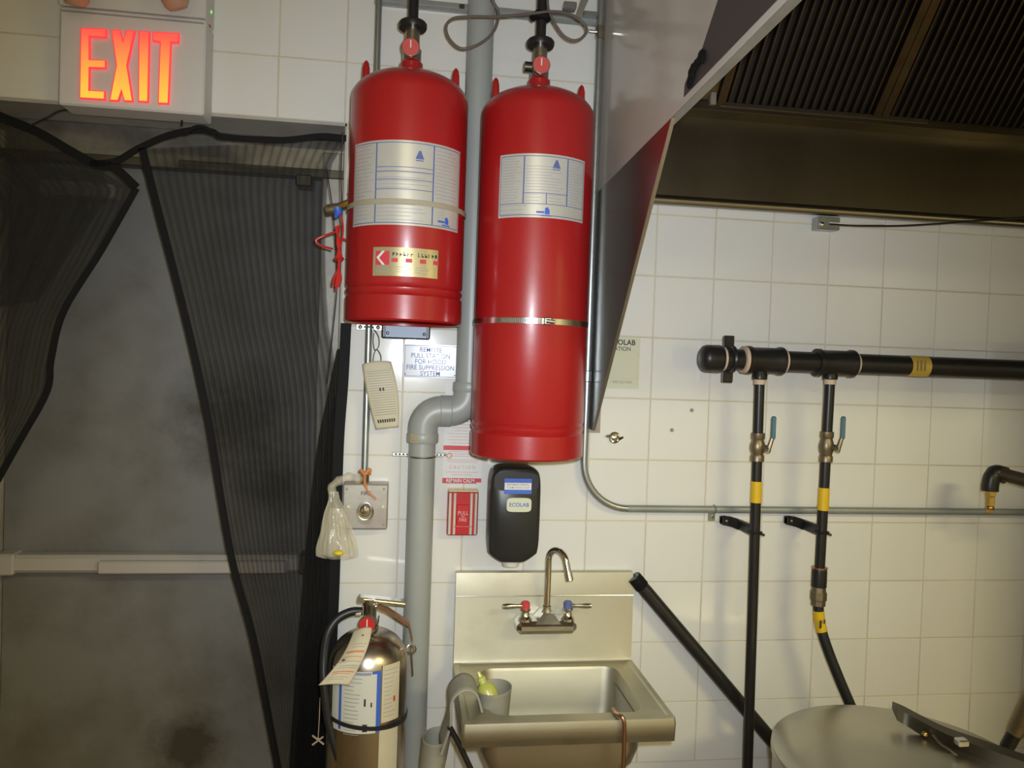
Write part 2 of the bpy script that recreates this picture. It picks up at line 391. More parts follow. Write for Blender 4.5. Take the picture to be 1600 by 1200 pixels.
def put_tile(x0, x1, z0, z1):
    if x1 - x0 < 0.012 or z1 - z0 < 0.012: return
    k = (round(x1 - x0, 4), round(z1 - z0, 4))
    if k not in TM: TM[k] = tile_mesh(*k)
    o = bpy.data.objects.new('tile', TM[k]); COL.objects.link(o); o.parent = wall
    o.location = V((x0, random.uniform(-0.0004, 0.0004), z0)) - OFF[wall.name]
    o.rotation_euler = (random.uniform(-1, 1) * 0.0016, 0, random.uniform(-1, 1) * 0.0016)
for c in range(-13, 9):
    for r in range(-5, 8):
        x0, x1 = c * P, (c + 1) * P; z0, z1 = Z0 - (r + 1) * P, Z0 - r * P
        if x1 <= DX0 or x0 >= DX1 or z0 >= DZ: put_tile(x0, x1, z0, z1)
        elif z1 > DZ and x0 > DX0 and x1 < DX1: put_tile(x0, x1, DZ, z1)
        elif x1 > DX1 and x0 < DX1:
            if z1 > DZ: put_tile(x0, x1, max(z0, DZ), z1)
            else: put_tile(DX1, x1, z0, z1)
        elif x0 < DX0 < x1:
            if z1 > DZ: put_tile(x0, x1, max(z0, DZ), z1)
            else: put_tile(x0, DX0, z0, z1)
# the same tiling goes on beyond the frame as a plain glazed surface
mb = MB(); mb.box((9 * P, 0.0, 0), (2.6, G, 2.9)); mb.box((DX1, 0.0, 0), (9 * P, G, Z0 - 8 * P)); mb.box((-13 * P, 0, Z0 + 5 * P), (9 * P, G, 2.9)); mb.box((-3.2, 0, 0), (-13 * P, G, 2.9))
mb.build('tile_field', 'tile', wall)
mb = MB(); mb.box((DX0, 0.004, DZ - 0.006), (DX1, 0.2, DZ)); mb.box((DX0 - 0.002, 0.004, 0), (DX0 + 0.006, 0.2, DZ)); mb.box((DX1 - 0.004, 0.004, 0), (DX1, 0.2, DZ))
mb.build('reveal', 'plaster', wall)

def struct(name, a, b, mt, label, cat):
    o = MB().box(a, b).build(name, mt); return tag(o, label, cat, kind='structure')
struct('floor', (-3.4, -4.8, -0.1), (2.8, 1.2, 0), 'floor_tile', 'brown quarry tile floor of the kitchen', 'floor')
struct('ceiling', (-3.4, -4.8, 2.9), (2.8, 0.4, 3.0), 'ceiling_paint', 'pale ceiling of the kitchen', 'ceiling')
struct('wall_left', (-3.4, -4.8, 0), (-3.2, 0.4, 2.9), 'room_paint', 'painted side wall beyond the doorway', 'wall')
struct('wall_right', (2.6, -4.8, 0), (2.8, 0.4, 2.9), 'room_paint', 'painted side wall beyond the exhaust hood', 'wall')
struct('wall_front', (-3.4, -4.8, 0), (2.8, -4.6, 2.9), 'room_paint', 'painted wall behind the photographer', 'wall')
for i, (p, sx, sy, e, c) in enumerate(LAMPS):
    t = thing('ceiling_light', (p[0], p[1], 2.9), ('long fluorescent ceiling fixture over the cooking line', 'long fluorescent ceiling fixture opposite the doorway')[i], 'ceiling light', 'fluorescent ceiling fixtures')
    MB().bbox((p[0] - sx / 2 - .03, p[1] - sy / 2 - .03, 2.86), (p[0] + sx / 2 + .03, p[1] + sy / 2 + .03, 2.9), .004).build('housing', 'white_metal', t)
    MB().bbox((p[0] - sx / 2, p[1] - sy / 2, 2.845), (p[0] + sx / 2, p[1] + sy / 2, 2.859), .003).build('diffuser', 'lamp_tube', t)

# ---------------------------------------------------------------- doorway
DY = 0.15
t = thing('trim_1', (-1.3, DY, 0), 'painted metal frame around the grey door', 'door frame', kind='structure')
zt = W(240, 262, DY).z; xj = W(505, 300, DY).x
MB().bbox((xj, DY - 0.03, 0), (DX1 + 0.0, 0.2, zt + .06), .003).build('jamb', 'frame_paint', t)
xl = W(10, 500, DY).x
MB().bbox((DX0 - 0.0, DY - 0.03, 0), (xl, 0.2, zt + .06), .003).build('jamb', 'frame_paint', t)
MB().bbox((DX0, DY - 0.02, zt + 0.012), (DX1, 0.2, DZ - .006), .003).build('header', 'header_steel', t)
MB().bbox((DX0, DY - 0.035, zt - 0.006), (DX1 - .01, DY + .01, zt + 0.016), .002).build('door_stop', 'dark_steel', t)
MB().box((DX0, 0.135, W(180, 232, DY).z - 0.004), (DX1 - .01, 0.15, W(180, 232, DY).z + 0.008)).build('header_lip', 'steel', t)
d = thing('door_1', (-1.3, DY + .02, 0), 'stained grey steel exit door with a push bar', 'door', kind='structure')
MB().bbox((xl + .002, DY, 0.01), (xj - .002, DY + 0.045, zt), .002).build('door_leaf', 'door_paint', d)
zb0, zb1 = W(200, 897, DY - .05).z, W(200, 869, DY - .05).z
bar = MB(); xb0, xb1 = W(6, 880, DY - .03).x, W(470, 880, DY - .03).x
bar.bbox((xb0, DY - .045, zb0), (xb1, DY - 0.002, zb1), .008); bar = bar.build('push_bar', 'bar_paint', d)
MB().bbox((W(152, 880, DY - .06).x, DY - .062, zb0 + .002), (xb1 - .03, DY - .044, zb1 - .010), .004).build('push_pad', 'bar_paint', bar)
MB().bbox((xb1 - .002, DY - .05, zb0 - .004), (xb1 + .02, DY, zb1 + .004), .004).build('end_cap', 'dark_steel', bar)
MB().bbox((xb0 - .012, DY - .05, zb0 - .004), (xb0 + .03, DY, zb1 + .004), .004).build('end_cap', 'bar_paint', bar)
cl = MB(); a = W(62, 303, DY - .04); b2 = W(182, 288, DY - .04); cl.bbox((a.x, DY - .05, a.z), (b2.x, DY - .002, b2.z), .004)
clo = cl.build('door_closer', 'bar_paint', d)
c1 = W(134, 317, DY - .04); MB().lathe([(0, 0), (.010, .002), (.011, .016), (.006, .022), (0, .022)], c1 + V((0, .03, 0)), (0, -1, 0), 16).build('knob', 'dull_chrome', clo)
MB().bbox((W(480, 262, DY).x - .02, DY - .06, zt - .035), (W(480, 262, DY).x + .02, DY - .005, zt - .005), .004).build('latch_block', 'dark_steel', d)
MB().box((W(232, 262, DY).x, DY - .045, zt - .006), (W(287, 262, DY).x, DY - .03, zt + .022)).build('latch_plate', 'header_steel', d)

# ---------------------------------------------------------------- netting curtains
def edge_interp(pts, n):
    """resample a pixel polyline evenly"""
    L = [0]
    for i in range(1, len(pts)): L.append(L[-1] + math.dist(pts[i], pts[i - 1]))
    out = []
    for k in range(n + 1):
        s = L[-1] * k / n; i = 1
        while i < len(pts) - 1 and L[i] < s: i += 1
        f = (s - L[i - 1]) / max(1e-6, L[i] - L[i - 1]); out.append(tuple(pts[i - 1][j] + (pts[i][j] - pts[i - 1][j]) * f for j in range(2)))
    return out
def sheet(le, re, Y, amp, waves, nu=60, nv=24):
    a = edge_interp(le, nv); b = edge_interp(re, nv)
    def fn(u, v):
        j = round(v * nv); px = a[j][0] + (b[j][0] - a[j][0]) * u; py = a[j][1] + (b[j][1] - a[j][1]) * u
        return W(px, py, Y + amp * math.sin(u * waves * 2 * math.pi + 1.3 * math.sin(v * 3)) * (0.3 + v))
    return MB().grid(fn, nu, nv, uv=True)
def band(pts, Y, w, name, mt, par):
    """hem ribbon with thickness along a path"""
    p = curve([W(x, y, Y) for x, y in pts], 6); mb = MB(); n = len(p); vs = []; fs = []
    for i in range(n):
        t_ = (p[min(i + 1, n - 1)] - p[max(i - 1, 0)]).normalized(); nn = V((-t_.z, 0, t_.x)) * (w / 2)
        for (s1, s2) in ((1, -1), (-1, -1), (-1, 1), (1, 1)): vs.append(p[i] + nn * s1 + V((0, s2 * .0018, 0)))
    for i in range(n - 1):
        for k in range(4): fs.append((i * 4 + k, i * 4 + (k + 1) % 4, i * 4 + 4 + (k + 1) % 4, i * 4 + 4 + k))
    fs += [(0, 1, 2, 3), tuple(4 * n - 4 + k for k in (3, 2, 1, 0))]
    return mb.add(vs, fs).build(name, mt, par)
CY = -0.035
t = thing('net_curtain', W(120, 470, CY), 'torn black netting curtain flap, folded back at the hinge side of the door', 'curtain', 'black netting door curtains')
re_ = [(40, 193), (150, 258), (213, 296), (158, 392), (100, 486), (80, 560), (72, 615), (30, 690), (-20, 780), (-110, 950)]
sheet([(-185, 110), (-185, 400), (-185, 1090)], re_, CY, .0015, 9).build('netting', 'netting_wide', t)
sheet([(-120, 230), (-120, 500)], [(0, 235), (90, 262), (158, 265), (175, 300), (120, 380), (60, 470)], CY + .012, .0015, 7).build('folded_layer', 'netting_light', t)
band([(-185, 95), (-60, 152), (0, 182), (60, 207), (110, 236), (150, 257), (178, 262), (213, 293)], CY, .020, 'hem', 'black_tape', t)
band([(213, 294), (158, 391), (100, 485), (80, 560), (73, 612), (30, 690), (-20, 780), (-110, 950)], CY, .014, 'hem', 'black_tape', t)
t = thing('net_curtain', W(400, 600, CY), 'long black netting curtain hanging over the latch side of the door', 'curtain', 'black netting door curtains')
LE = [(222, 232), (246, 325), (276, 440), (305, 560), (328, 670), (347, 790), (366, 890), (398, 1010), (440, 1230)]
RE = [(541, 218), (512, 268), (508, 400), (512, 500), (523, 560), (530, 620), (526, 700), (520, 900), (514, 1230)]
sheet(LE, RE, CY, .005, 22, 132, 24).build('netting', 'netting', t)
sheet([(527, 545), (495, 700), (478, 860), (466, 1000), (450, 1230)], [(534, 545), (528, 700), (521, 900), (517, 1000), (512, 1230)], CY + .02, .006, 6, 48, 20).build('folded_layer', 'netting_folded', t)
sheet([(520, 620), (500, 760), (484, 900), (460, 1230)], [(532, 620), (524, 760), (518, 900), (512, 1230)], CY + .032, .006, 5, 40, 20).build('folded_layer', 'netting_folded', t)
band([(140, 256), (180, 252), (218, 231), (262, 212), (305, 203), (332, 206), (352, 214), (440, 219), (500, 213), (541, 216)], CY, .014, 'hem', 'black_tape', t)
band(LE, CY, .016, 'hem', 'black_tape', t)
band([(541, 505), (536, 600), (529, 700), (523, 900), (518, 1030), (514, 1230)], CY - .006, .024, 'hem', 'black_tape', t)
band([(288, 210), (305, 199), (322, 200), (338, 212)], CY - .006, .008, 'hem_loop', 'black_tape', t)
cb = MB().tube(curve([W(48, 196, CY - .01), W(75, 183, -.02), W(104, 171.5, -.02), W(180, 176, -.02), W(280, 181, -.02), W(284, 186, -.02), W(284, 197, -.01)], 5), .0024, 8)
tag(cb.build('cable', 'black_rubber'), 'thin black cable tucked along the underside of the exit sign', 'cable')

# ---------------------------------------------------------------- exit sign
SY = -0.072
bl = W(90, 163, SY); br = W(318, 179, SY); tp = W(326, 30, SY)
xA, xB, zA, zB = bl.x, br.x, (bl.z + br.z) / 2, tp.z
t = thing('exit_sign', (xA + .15, 0, zA), 'white lit exit sign with glowing orange red letters above the door', 'exit sign')
MB().bbox((xA, SY, zA), (xB, 0, zB), .004).build('housing', 'sign_housing', t)
mb = MB(); mb.bbox((xA - .002, SY - .003, zB + .0015), (xB, 0, zB + .22), .003); mb.build('battery_housing', 'sign_housing', t)
MB().box((xA + .004, SY - .002, zB - .012), (xB - .004, SY + .004, zB - .009)).build('seam', 'ink_grey', t)
# letters: pixel outlines on the sign face, thick translucent caps
def letter(polys):
    e = MB(); f = MB()
    for q in polys:
        pts = [W(80 + x / 6.154, y / 6.154, SY) for x, y in q]
        e.prism([V((p.x, SY - .0008, p.z)) for p in pts], (0, -.0085, 0))
        c = sum((p for p in pts), V()) / len(pts)
        f.add([V((p.x, SY - .0096, p.z)) for p in pts], [tuple(range(len(pts)))])
    return e, f
LET = {'E': [[(300, 285), (545, 292), (545, 378), (385, 368), (385, 585), (540, 592), (540, 672), (385, 668), (382, 880), (532, 888), (532, 972), (288, 958)]],
       'X': [[(590, 300), (680, 303), (705, 420), (735, 306), (820, 310), (745, 640), (800, 990), (715, 985), (690, 880), (660, 985), (575, 980), (640, 640)]],
       'I': [[(855, 312), (960, 318), (945, 995), (850, 990)]],
       'T': [[(988, 322), (1240, 332), (1238, 425), (1165, 425), (1140, 1012), (1038, 1008), (1058, 420), (986, 410)]]}
def shrink(q, k):
    """move every corner of an outline inwards by k"""
    n = len(q); A = sum(q[i][0] * q[(i + 1) % n][1] - q[(i + 1) % n][0] * q[i][1] for i in range(n)); s = 1 if A > 0 else -1; out = []
    for i in range(n):
        p0, p1, p2 = V(q[i - 1]), V(q[i]), V(q[(i + 1) % n])
        n1 = V((-(p1 - p0).y, (p1 - p0).x)).normalized() * s; n2 = V((-(p2 - p1).y, (p2 - p1).x)).normalized() * s
        d_ = n1 + n2; d_ = d_ / max(0.35, d_.length_squared / 2) ; out.append((p1.x + d_.x * k, p1.y + d_.y * k))
    return out
for ch in 'EXIT':
    e, _ = letter(LET[ch]); eo = e.build('letter', 'exit_edge', t)
    _, f = letter([shrink(q, 9) for q in LET[ch]]); f.build('letter_face', 'exit_glow', eo)
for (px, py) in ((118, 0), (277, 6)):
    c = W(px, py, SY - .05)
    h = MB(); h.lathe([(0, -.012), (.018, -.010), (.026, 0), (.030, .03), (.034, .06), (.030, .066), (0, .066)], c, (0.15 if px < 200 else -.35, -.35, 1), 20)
    ho = h.build('lamp_head', 'lamp_glow_tint', t)
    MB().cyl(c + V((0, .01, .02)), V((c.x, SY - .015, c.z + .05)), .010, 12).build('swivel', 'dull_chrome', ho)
xs = xB + .0002
g = WX(329, 17, xs); MB().ball((xs, -.030, g.z), (.0022, .0032, .0032), 10, 6).build('indicator_lamp', 'led_green', t)
g = WX(327, 39, xs); MB().ball((xs, -.036, g.z), (.002, .004, .004), 10, 6).build('test_button', 'ink_red', t)

# ---------------------------------------------------------------- suppression tanks
TY, TR = -0.172, 0.126
def tank(cx, ybot, ytop_px, label, yn):
    """yn: pixel rows of neck top, gauge, valve top, flange"""
    zb = ybot
    H = ytop_px - zb                 # ytop_px is the height of the dome top here
    t = thing('suppression_tank', (cx, TY, zb), label, 'tank', 'red fire suppression tanks on the wall')
    dome = 0.062; zs = H - dome
    pr = [(0, .03), (TR - .012, .03), (TR - .007, .022), (TR - .007, .001), (TR - .004, 0), (TR, .004), (TR, .052), (TR - .0035, .057), (TR - .0005, .063), (TR, .068), (TR - .003, .073), (TR, .079)]
    pr += [(TR, zs * .5), (TR, zs)]
    for k in range(1, 13):
        a = math.pi / 2 * k / 12; pr.append((TR * math.cos(a) ** 0.85 if k < 12 else 0, zs + dome * math.sin(a)))
    body = MB().lathe(pr, (cx, TY, zb), seg=64).build('body', 'red_paint', t, 28)
    zt_ = zb + H - .006
    MB().lathe([(.030, -.006), (.0265, .004), (.0245, .008), (.0245, .030), (.020, .036), (0, .036)], (cx, TY, zt_), seg=28).build('neck', 'red_paint', t)
    vb = MB(); vb.lathe([(0, .03), (.020, .03), (.0205, .06), (.016, .066), (.0155, .110), (0, .110)], (cx, TY, zt_), seg=24)
    if cx > -.5: MB().tube([(cx - .034, TY, zt_ + .060), (cx - .012, TY, zt_ + .060)], .011, 14).build('side_port', 'dark_steel', t)
    v_ = vb.build('valve', 'dull_chrome', t)
    g0 = V((cx - .003, TY - .030, zt_ + .051)); ga = MB(); ga.lathe([(0, 0), (.0185, 0), (.0195, -.004), (.0195, -.011), (.018, -.012)], g0 - V((0, .0, 0)), (0, 1, 0), 28)
    go = ga.build('gauge', 'dull_chrome', t)
    MB().lathe([(0, -.0115), (.0182, -.0115)], g0, (0, 1, 0), 28).build('gauge_face', 'gauge_red', go)
    mb = MB(); mb.box(g0 + V((-.0012, .0098 - .0225, -.002)), g0 + V((.0012, .0105 - .0225, .014))); mb.build('needle', 'paper', go)
    MB().lathe([(0, .106), (.0295, .106), (.031, .110), (.031, .116), (.028, .120), (0, .120)], (cx, TY, zt_), seg=28).build('flange', 'black_iron', t)
    MB().cyl((cx, TY, zt_ + .115), (cx + .004, TY, 2.9), .0112, 16).build('discharge_pipe', 'black_iron', t)
    for s in (-1, 1):
        e = MB(); x = cx + s * .0965; zl = zb + zs + .018
        e.tube([(x, TY, zl - .012), (x, TY, zl + .03), (x, TY, zl + .052), (x, TY, zl + .063), (x, TY, zl + .068)], [.0085, .0085, .0078, .0055, .0015], 14)
        e.build('lifting_lug', 'red_paint', t, 50)
    return t, body
CX1, CX2 = -0.622, -0.3405
zb1_, zb2_ = W(630, 501, TY - TR).z, W(820, 722, TY - TR).z
T1, B1 = tank(CX1, zb1_, W(643, 108, TY).z - .014, 'short red suppression tank beside the doorway, with gold sticker', None)
T2, B2 = tank(CX2, zb2_, W(838, 134, TY).z - .014, 'tall red suppression tank with a metal hose clamp around its middle', None)
def tank_label(T, cx, pl, pr, pt, pb, cols, tank2):
    mp = cylmap(cx, TY, TR + .0007, 0); mq = cylmap(cx, TY, TR + .0011, 0)
    def ang(px, py):
        # angle on the drum that shows at this pixel
        best = min((abs((lambda q: (lambda d: 800 + FPX * d.dot(RT) / d.dot(FW))(q - CAM))(mp(a * TR, W(px, py, TY - TR).z)) - px), a) for a in [i * .005 - 1.45 for i in range(580)]); return best[1] * TR
    u0, u1 = ang(pl, (pt + pb) / 2), ang(pr, (pt + pb) / 2)
    z1, z0 = W((pl + pr) / 2, pt, TY - TR).z, W((pl + pr) / 2, pb, TY - TR).z
    n = 24; mb = MB().grid(lambda u, v: mp(u0 + (u1 - u0) * u, z0 + (z1 - z0) * v), n, 1)
    L = mb.build('label', 'label_silver', T)
    w, h = u1 - u0, z1 - z0; e = .0013
    R_ = [(u0 + .003, z1 - .004, u1 - .003, z1 - .0055), (u0 + .003, z0 + .004, u1 - .003, z0 + .0055), (u0 + .003, z0 + .004, u0 + .0043, z1 - .004), (u1 - .0043, z0 + .004, u1 - .003, z1 - .004)]
    c1, c2 = u0 + w * cols[0], u0 + w * cols[1]
    zz = z0 + h * (.22 if tank2 else .03)
    R_ += [(c1 - .0014, zz, c1 + .0014, z1 - .004), (c2 - .0014, zz, c2 + .0014, z1 - .004)]
    if tank2:
        R_ += [(u0 + .003, zz - e, u1 - .003, zz), (c1, z0 + h * .38, c2, z0 + h * .39), (c1 + (c2 - c1) * .5, zz, c1 + (c2 - c1) * .5 + .002, z0 + h * .39)]
    else:
        for q in (.68, .63, .535, .42): R_.append((c1, z0 + h * q, c2, z0 + h * q + e))
    MB().quads(R_, mq).build('ruled_lines', 'ink_blue', L)
    S = []; rr = random.Random(3)
    def lines(a, b_, q0, q1, n_):
        for i in range(n_):
            q = q0 + (q1 - q0) * i / max(1, n_ - 1); S.append((a + .004, z0 + h * q, a + .004 + (b_ - a - .008) * rr.uniform(.6, 1), z0 + h * q + .0009))
    if tank2:
        lines(u0 + .003, c1, .26, .92, 16); lines(c1, c2, .43, .80, 9); lines(c2, u1 - .003, .26, .92, 16); lines(c1, c1 + (c2 - c1) * .48, .26, .36, 3); lines(c1 + (c2 - c1) * .52, c2, .26, .36, 3); lines(u0, u0 + w * .35, .05, .18, 3)
    else:
        lines(u0 + .003, c1, .08, .94, 20); lines(c1, c2, .06, .24, 5); lines(c1, c2, .44, .52, 3); lines(c1, c2, .56, .62, 2); lines(c2, u1 - .003, .36, .92, 14)
    MB().quads(S, mq).build('small_print', 'ink_blue_soft', L)
    # printed emblem: a small triangular flame mark and a lighthouse-like corner mark
    k = MB(); ue, ze = u0 + w * (.62 if tank2 else .60), z0 + h * (.84 if tank2 else .83)
    k.add([mq(ue - .009, ze - .007), mq(ue + .009, ze - .007), mq(ue + .002, ze + .010), mq(ue - .002, ze + .010)], [(0, 1, 2, 3)])
    k.quads([(ue - .008, ze - .011, ue + .008, ze - .009)], mq)
    k.build('emblem', 'ink_blue', L)
    k = MB(); ue, ze = u0 + w * (.53 if tank2 else .85), z0 + h * .10
    k.add([mq(ue - .004, ze - .006), mq(ue + .006, ze - .006), mq(ue + .006, ze + .002), mq(ue + .002, ze + .009), mq(ue - .004, ze + .007)], [(0, 1, 2, 3, 4)])
    k.quads([(ue - .022, ze - .004, ue - .005, ze), (ue - .012, ze - .010, ue + .010, ze - .0075)], mq)
    k.build('maker_mark', 'ink_blue_bright', L)
    return L
tank_label(T1, CX1, 553, 717, 219, 352, (.255, .715), False)
tank_label(T2, CX2, 780, 912, 240, 340, (.28, .75), True)
# strap over the label of the short tank
mb = MB(); zs_ = W(632, 315, TY - TR).z
mb.lathe([(TR + .0012, -.0055), (TR + .0022, -.0045), (TR + .0022, .0045), (TR + .0012, .0055)], (CX1, TY, zs_), seg=64); mb.build('strap', 'strap_tan', T1)
# hose clamp around the tall tank
zs_ = W(830, 501, TY - TR).z
cl = MB().lathe([(TR + .0006, -.0065), (TR + .0024, -.006), (TR + .0024, .006), (TR + .0006, .0065)], (CX2, TY, zs_), seg=64).build('hose_clamp', 'steel_bright', T2)
mq = cylmap(CX2, TY, TR + .0028, zs_)
MB().quads([(-.085 + i * .0044, -.0045, -.085 + i * .0044 + .0016, .0045) for i in range(20)], mq).build('slot', 'ink_grey', cl)['kind'] = 'stuff'
q = mq(.014, 0); mb = MB(); mb.bbox(q + V((-.009, -.008, -.008)), q + V((.009, .003, .008)), .002); mb.tube([q + V((-.004, -.008, 0)), q + V((.014, -.010, -.002))], .0045, 10); mb.build('screw_housing', 'dull_chrome', cl)
# gold sticker on the short tank
mp = cylmap(CX1, TY, TR + .0008, W(630, 410, TY - TR).z); mq = cylmap(CX1, TY, TR + .0012, W(630, 410, TY - TR).z)
us0, us1, vs0, vs1 = -.068, .070, -.028, .030
L = MB().grid(lambda u, v: mp(us0 + (us1 - us0) * u, vs0 + (vs1 - vs0) * v), 20, 1).build('sticker', 'gold_foil', T1)
mb = MB()
mb.quads([(us0 + .006, -.006, us0 + .036, .022)], mq); mb.build('sticker_emblem', 'ink_red', L)
mr = cylmap(CX1, TY, TR + .0015, W(630, 410, TY - TR).z)
MB().add([mr(us0 + .008, .009), mr(us0 + .020, .022), mr(us0 + .026, .022), mr(us0 + .014, .008), mr(us0 + .027, -.006), mr(us0 + .021, -.006)], [(0, 1, 2, 3), (0, 3, 4, 5)]).build('chevron', 'paper', L)
k = MB(); rr = random.Random(11)
for i in range(13):
    u = -.026 + i * .0074; h_ = rr.uniform(.006, .010)
    if i != 6: k.quads([(u, .012, u + .0016, .012 + h_), (u + .0016, .012 + rr.uniform(0, h_ - .002), u + .0046, .0138 + rr.uniform(0, h_ - .002))], mq)
k.build('worn_print', 'ink_black', L)['kind'] = 'stuff'
MB().quads([(-.028 + i * .029, .000, -.028 + i * .029 + .013, .008) for i in range(4)], mq).build('red_print', 'ink_red', L)
MB().quads([(-.06 + (i % 3) * .04, -.010 - (i // 3) * .005, -.06 + (i % 3) * .04 + .03, -.009 - (i // 3) * .005) for i in range(9)], mq).build('small_print', 'ink_grey', L)
# drain bolt under the short tank
c = W(634, 509, TY - .1)
MB().lathe([(0, 0), (.006, 0), (.0065, -.004), (.0055, -.010), (0, -.011)], (CX1 + .004, TY - TR * .86, zb1_ + .012), seg=12).build('drain_bolt', 'dull_chrome', T1)
MB().cyl((CX1 + .004, TY - TR * .86, zb1_ + .01), (CX1 + .004, TY - TR * .86, zb1_ + .03), .004, 8).build('bolt_shank', 'dull_chrome', T1)
# steel bracket that carries the tanks on the wall
def bracket(cx, z, w, h, label):
    t = thing('tank_bracket', (cx, 0, z), label, 'bracket', 'steel tank brackets')
    MB().bbox((cx - w / 2, -.046, z), (cx + w / 2, 0, z + h), .003).build('channel', 'black_iron', t)
    MB().bbox((cx - w / 2 + .008, -.049, z + .002), (cx + w / 2 - .008, -.044, z + h), .001).build('face_plate', 'bracket_blue', t)
    for s in (-1, 1): MB().ball((cx + s * (w / 2 - .014), -.049, z + .012), (.004, .003, .004), 10, 6).build('bolt', 'dull_chrome', t)
a = W(596, 528, -.046); b2 = W(672, 528, -.046); bracket((a.x + b2.x) / 2, a.z, b2.x - a.x, .16, 'blue grey steel bracket showing under the short red tank')

# ---------------------------------------------------------------- pipes and conduits on the wall
PY = -0.042
xu = W(748, 40, PY).x; xu2 = W(737, 560, PY).x; xu = (xu + xu2) / 2; xd = W(655, 850, PY).x
t = thing('drain_pipe', (xd, PY, 0), 'grey plastic drain pipe with a double elbow running down beside the tall tank', 'pipe')
ze = W(700, 642, PY).z; rp = .0315; rb = .043
path = [(xu, PY, W(738, 598, PY).z)]
for k in range(9):
    a = math.pi / 2 * k / 8; path.append((xu - rb + rb * math.cos(a), PY, ze + rb - rb * math.sin(a)))
path2 = []
for k in range(9):
    a = math.pi / 2 * k / 8; path2.append((xd + rb - rb * math.sin(a), PY, ze - rb + rb * math.cos(a)))
MB().cyl((xu, PY, ze + rb), (xu, PY, 2.9), rp, 28).build('pipe', 'pvc', t)
MB().cyl((xd, PY, 0), (xd, PY, ze - rb), rp, 28).build('pipe', 'pvc', t)
MB().tube([(xu, PY, ze + rb + .02)] + path[1:] + [(xu - rb - .016, PY, ze)], rp * 1.13, 28).build('elbow', 'pvc', t)
MB().tube([(xd + rb + .016, PY, ze)] + path2 + [(xd, PY, ze - rb - .03)], rp * 1.13, 28).build('elbow', 'pvc', t)
MB().lathe([(rp * 1.13, -.012), (rp * 1.2, -.008), (rp * 1.2, .008), (rp * 1.13, .012)], (xd, PY, ze - rb - .022), seg=28).build('socket', 'pvc', t)
MB().lathe([(rp * 1.13, -.012), (rp * 1.2, -.008), (rp * 1.2, .008), (rp * 1.13, .012)], (xu, PY, ze + rb + .015), seg=28).build('socket', 'pvc', t)
mxx = (xu - rb + xd + rb) / 2
MB().lathe([(rp * 1.12, -.014), (rp * 1.18, -.012), (rp * 1.18, .012), (rp * 1.12, .014)], (mxx, PY, ze), (1, 0, 0), 28).build('collar', 'pvc', t)
zsx = W(655, 713, PY).z
st = MB(); st.bbox((W(613, 713, -.005).x, -.006, zsx - .0045), (W(697, 713, -.005).x, -.002, zsx + .0045), .001)
st.torus((xd, PY, zsx), rp + .0012, .0022, (0, 0, 1), 24, 6); st = st.build('strap', 'dull_chrome', t)
MB().quads([(W(613, 713, 0).x + .006 + i * .009, -.002, W(613, 713, 0).x + .011 + i * .009, .002) for i in range(14)], planemap((0, -.0066, zsx))).build('strap_hole', 'ink_black', st)['kind'] = 'stuff'
c = mq = cylmap(xd, PY, rp * 1.21, ze - rb - .022, -.6); MB().quads([(-.008, -.010, .008, .010)], c).build('sticker', 'gold_tape', t)

CYY = -0.018
xcl = (W(590, 30, CYY).x + W(572, 690, CYY).x) / 2
t = thing('conduit', (xcl, CYY, W(572, 750, CYY).z), 'thin galvanised conduit dropping from behind the short tank to the pull box', 'conduit')
MB().cyl((xcl, CYY, W(572, 752, CYY).z), (xcl, CYY, 2.9), .0083, 14).build('tube', 'galv', t)
zc = W(575, 511, CYY).z
mb = MB(); mb.bbox((xcl - .03, -.006, zc - .007), (xcl + .032, -.001, zc + .007), .001); mb.torus((xcl, CYY, zc), .0105, .0022, (0, 0, 1), 16, 6); co = mb.build('clip', 'galv', t)
for s in (-1, 1): MB().ball((xcl + s * .021, -.006, zc), (.005, .004, .005), 10, 6).build('screw', 'dull_chrome', co)
MB().cyl((xcl, CYY, W(572, 752, CYY).z), (xcl, CYY, W(572, 738, CYY).z), .0115, 6).build('connector', 'dull_chrome', t)

xcr = (W(935, 40, CYY).x + W(919, 620, CYY).x) / 2; zh = W(1250, 797, CYY).z; rbend = .115
t = thing('conduit', (xcr, CYY, zh), 'long grey conduit bending from beside the tall tank and running right below the gas pipes', 'conduit')
pth = [V((xcr, CYY, zh + rbend))]
for k in range(1, 13):
    a = math.pi / 2 * k / 12; pth.append(V((xcr + rbend - rbend * math.cos(a), CYY, zh + rbend - rbend * math.sin(a))))
MB().tube([V((xcr, CYY, 2.9)), V((xcr, CYY, zh + rbend + .3))] + pth, .0092, 14).build('tube', 'galv', t)
MB().tube([pth[-1], V((2.6, CYY, zh))], .0092, 14).build('tube', 'conduit_paint', t)
zc = W(930, 51, CYY).z; mb = MB(); mb.lathe([(.0095, -.016), (.0118, -.014), (.0118, .014), (.0095, .016)], (xcr, CYY, zc), seg=16); mb.cyl((xcr - .028, CYY - .004, zc), (xcr, CYY - .004, zc), .0045, 8); mb.build('coupling', 'dull_chrome', t)
zc = W(920, 588, CYY).z; MB().lathe([(.0095, -.014), (.0115, -.012), (.0115, .012), (.0095, .014)], (xcr, CYY, zc), seg=16).build('coupling', 'galv', t)
xk = W(1116, 797, CYY).x; mb = MB(); mb.torus((xk, CYY, zh), .0105, .002, (1, 0, 0), 16, 6); mb.bbox((xk - .009, -.005, zh - .032), (xk + .009, -.001, zh - .006), .001); ko = mb.build('clip', 'galv', t)
MB().lathe([(0, -.006), (.005, -.005), (.006, -.001)], (xk, -.001, zh - .021), (0, 1, 0), 12).build('screw', 'dull_chrome', ko)

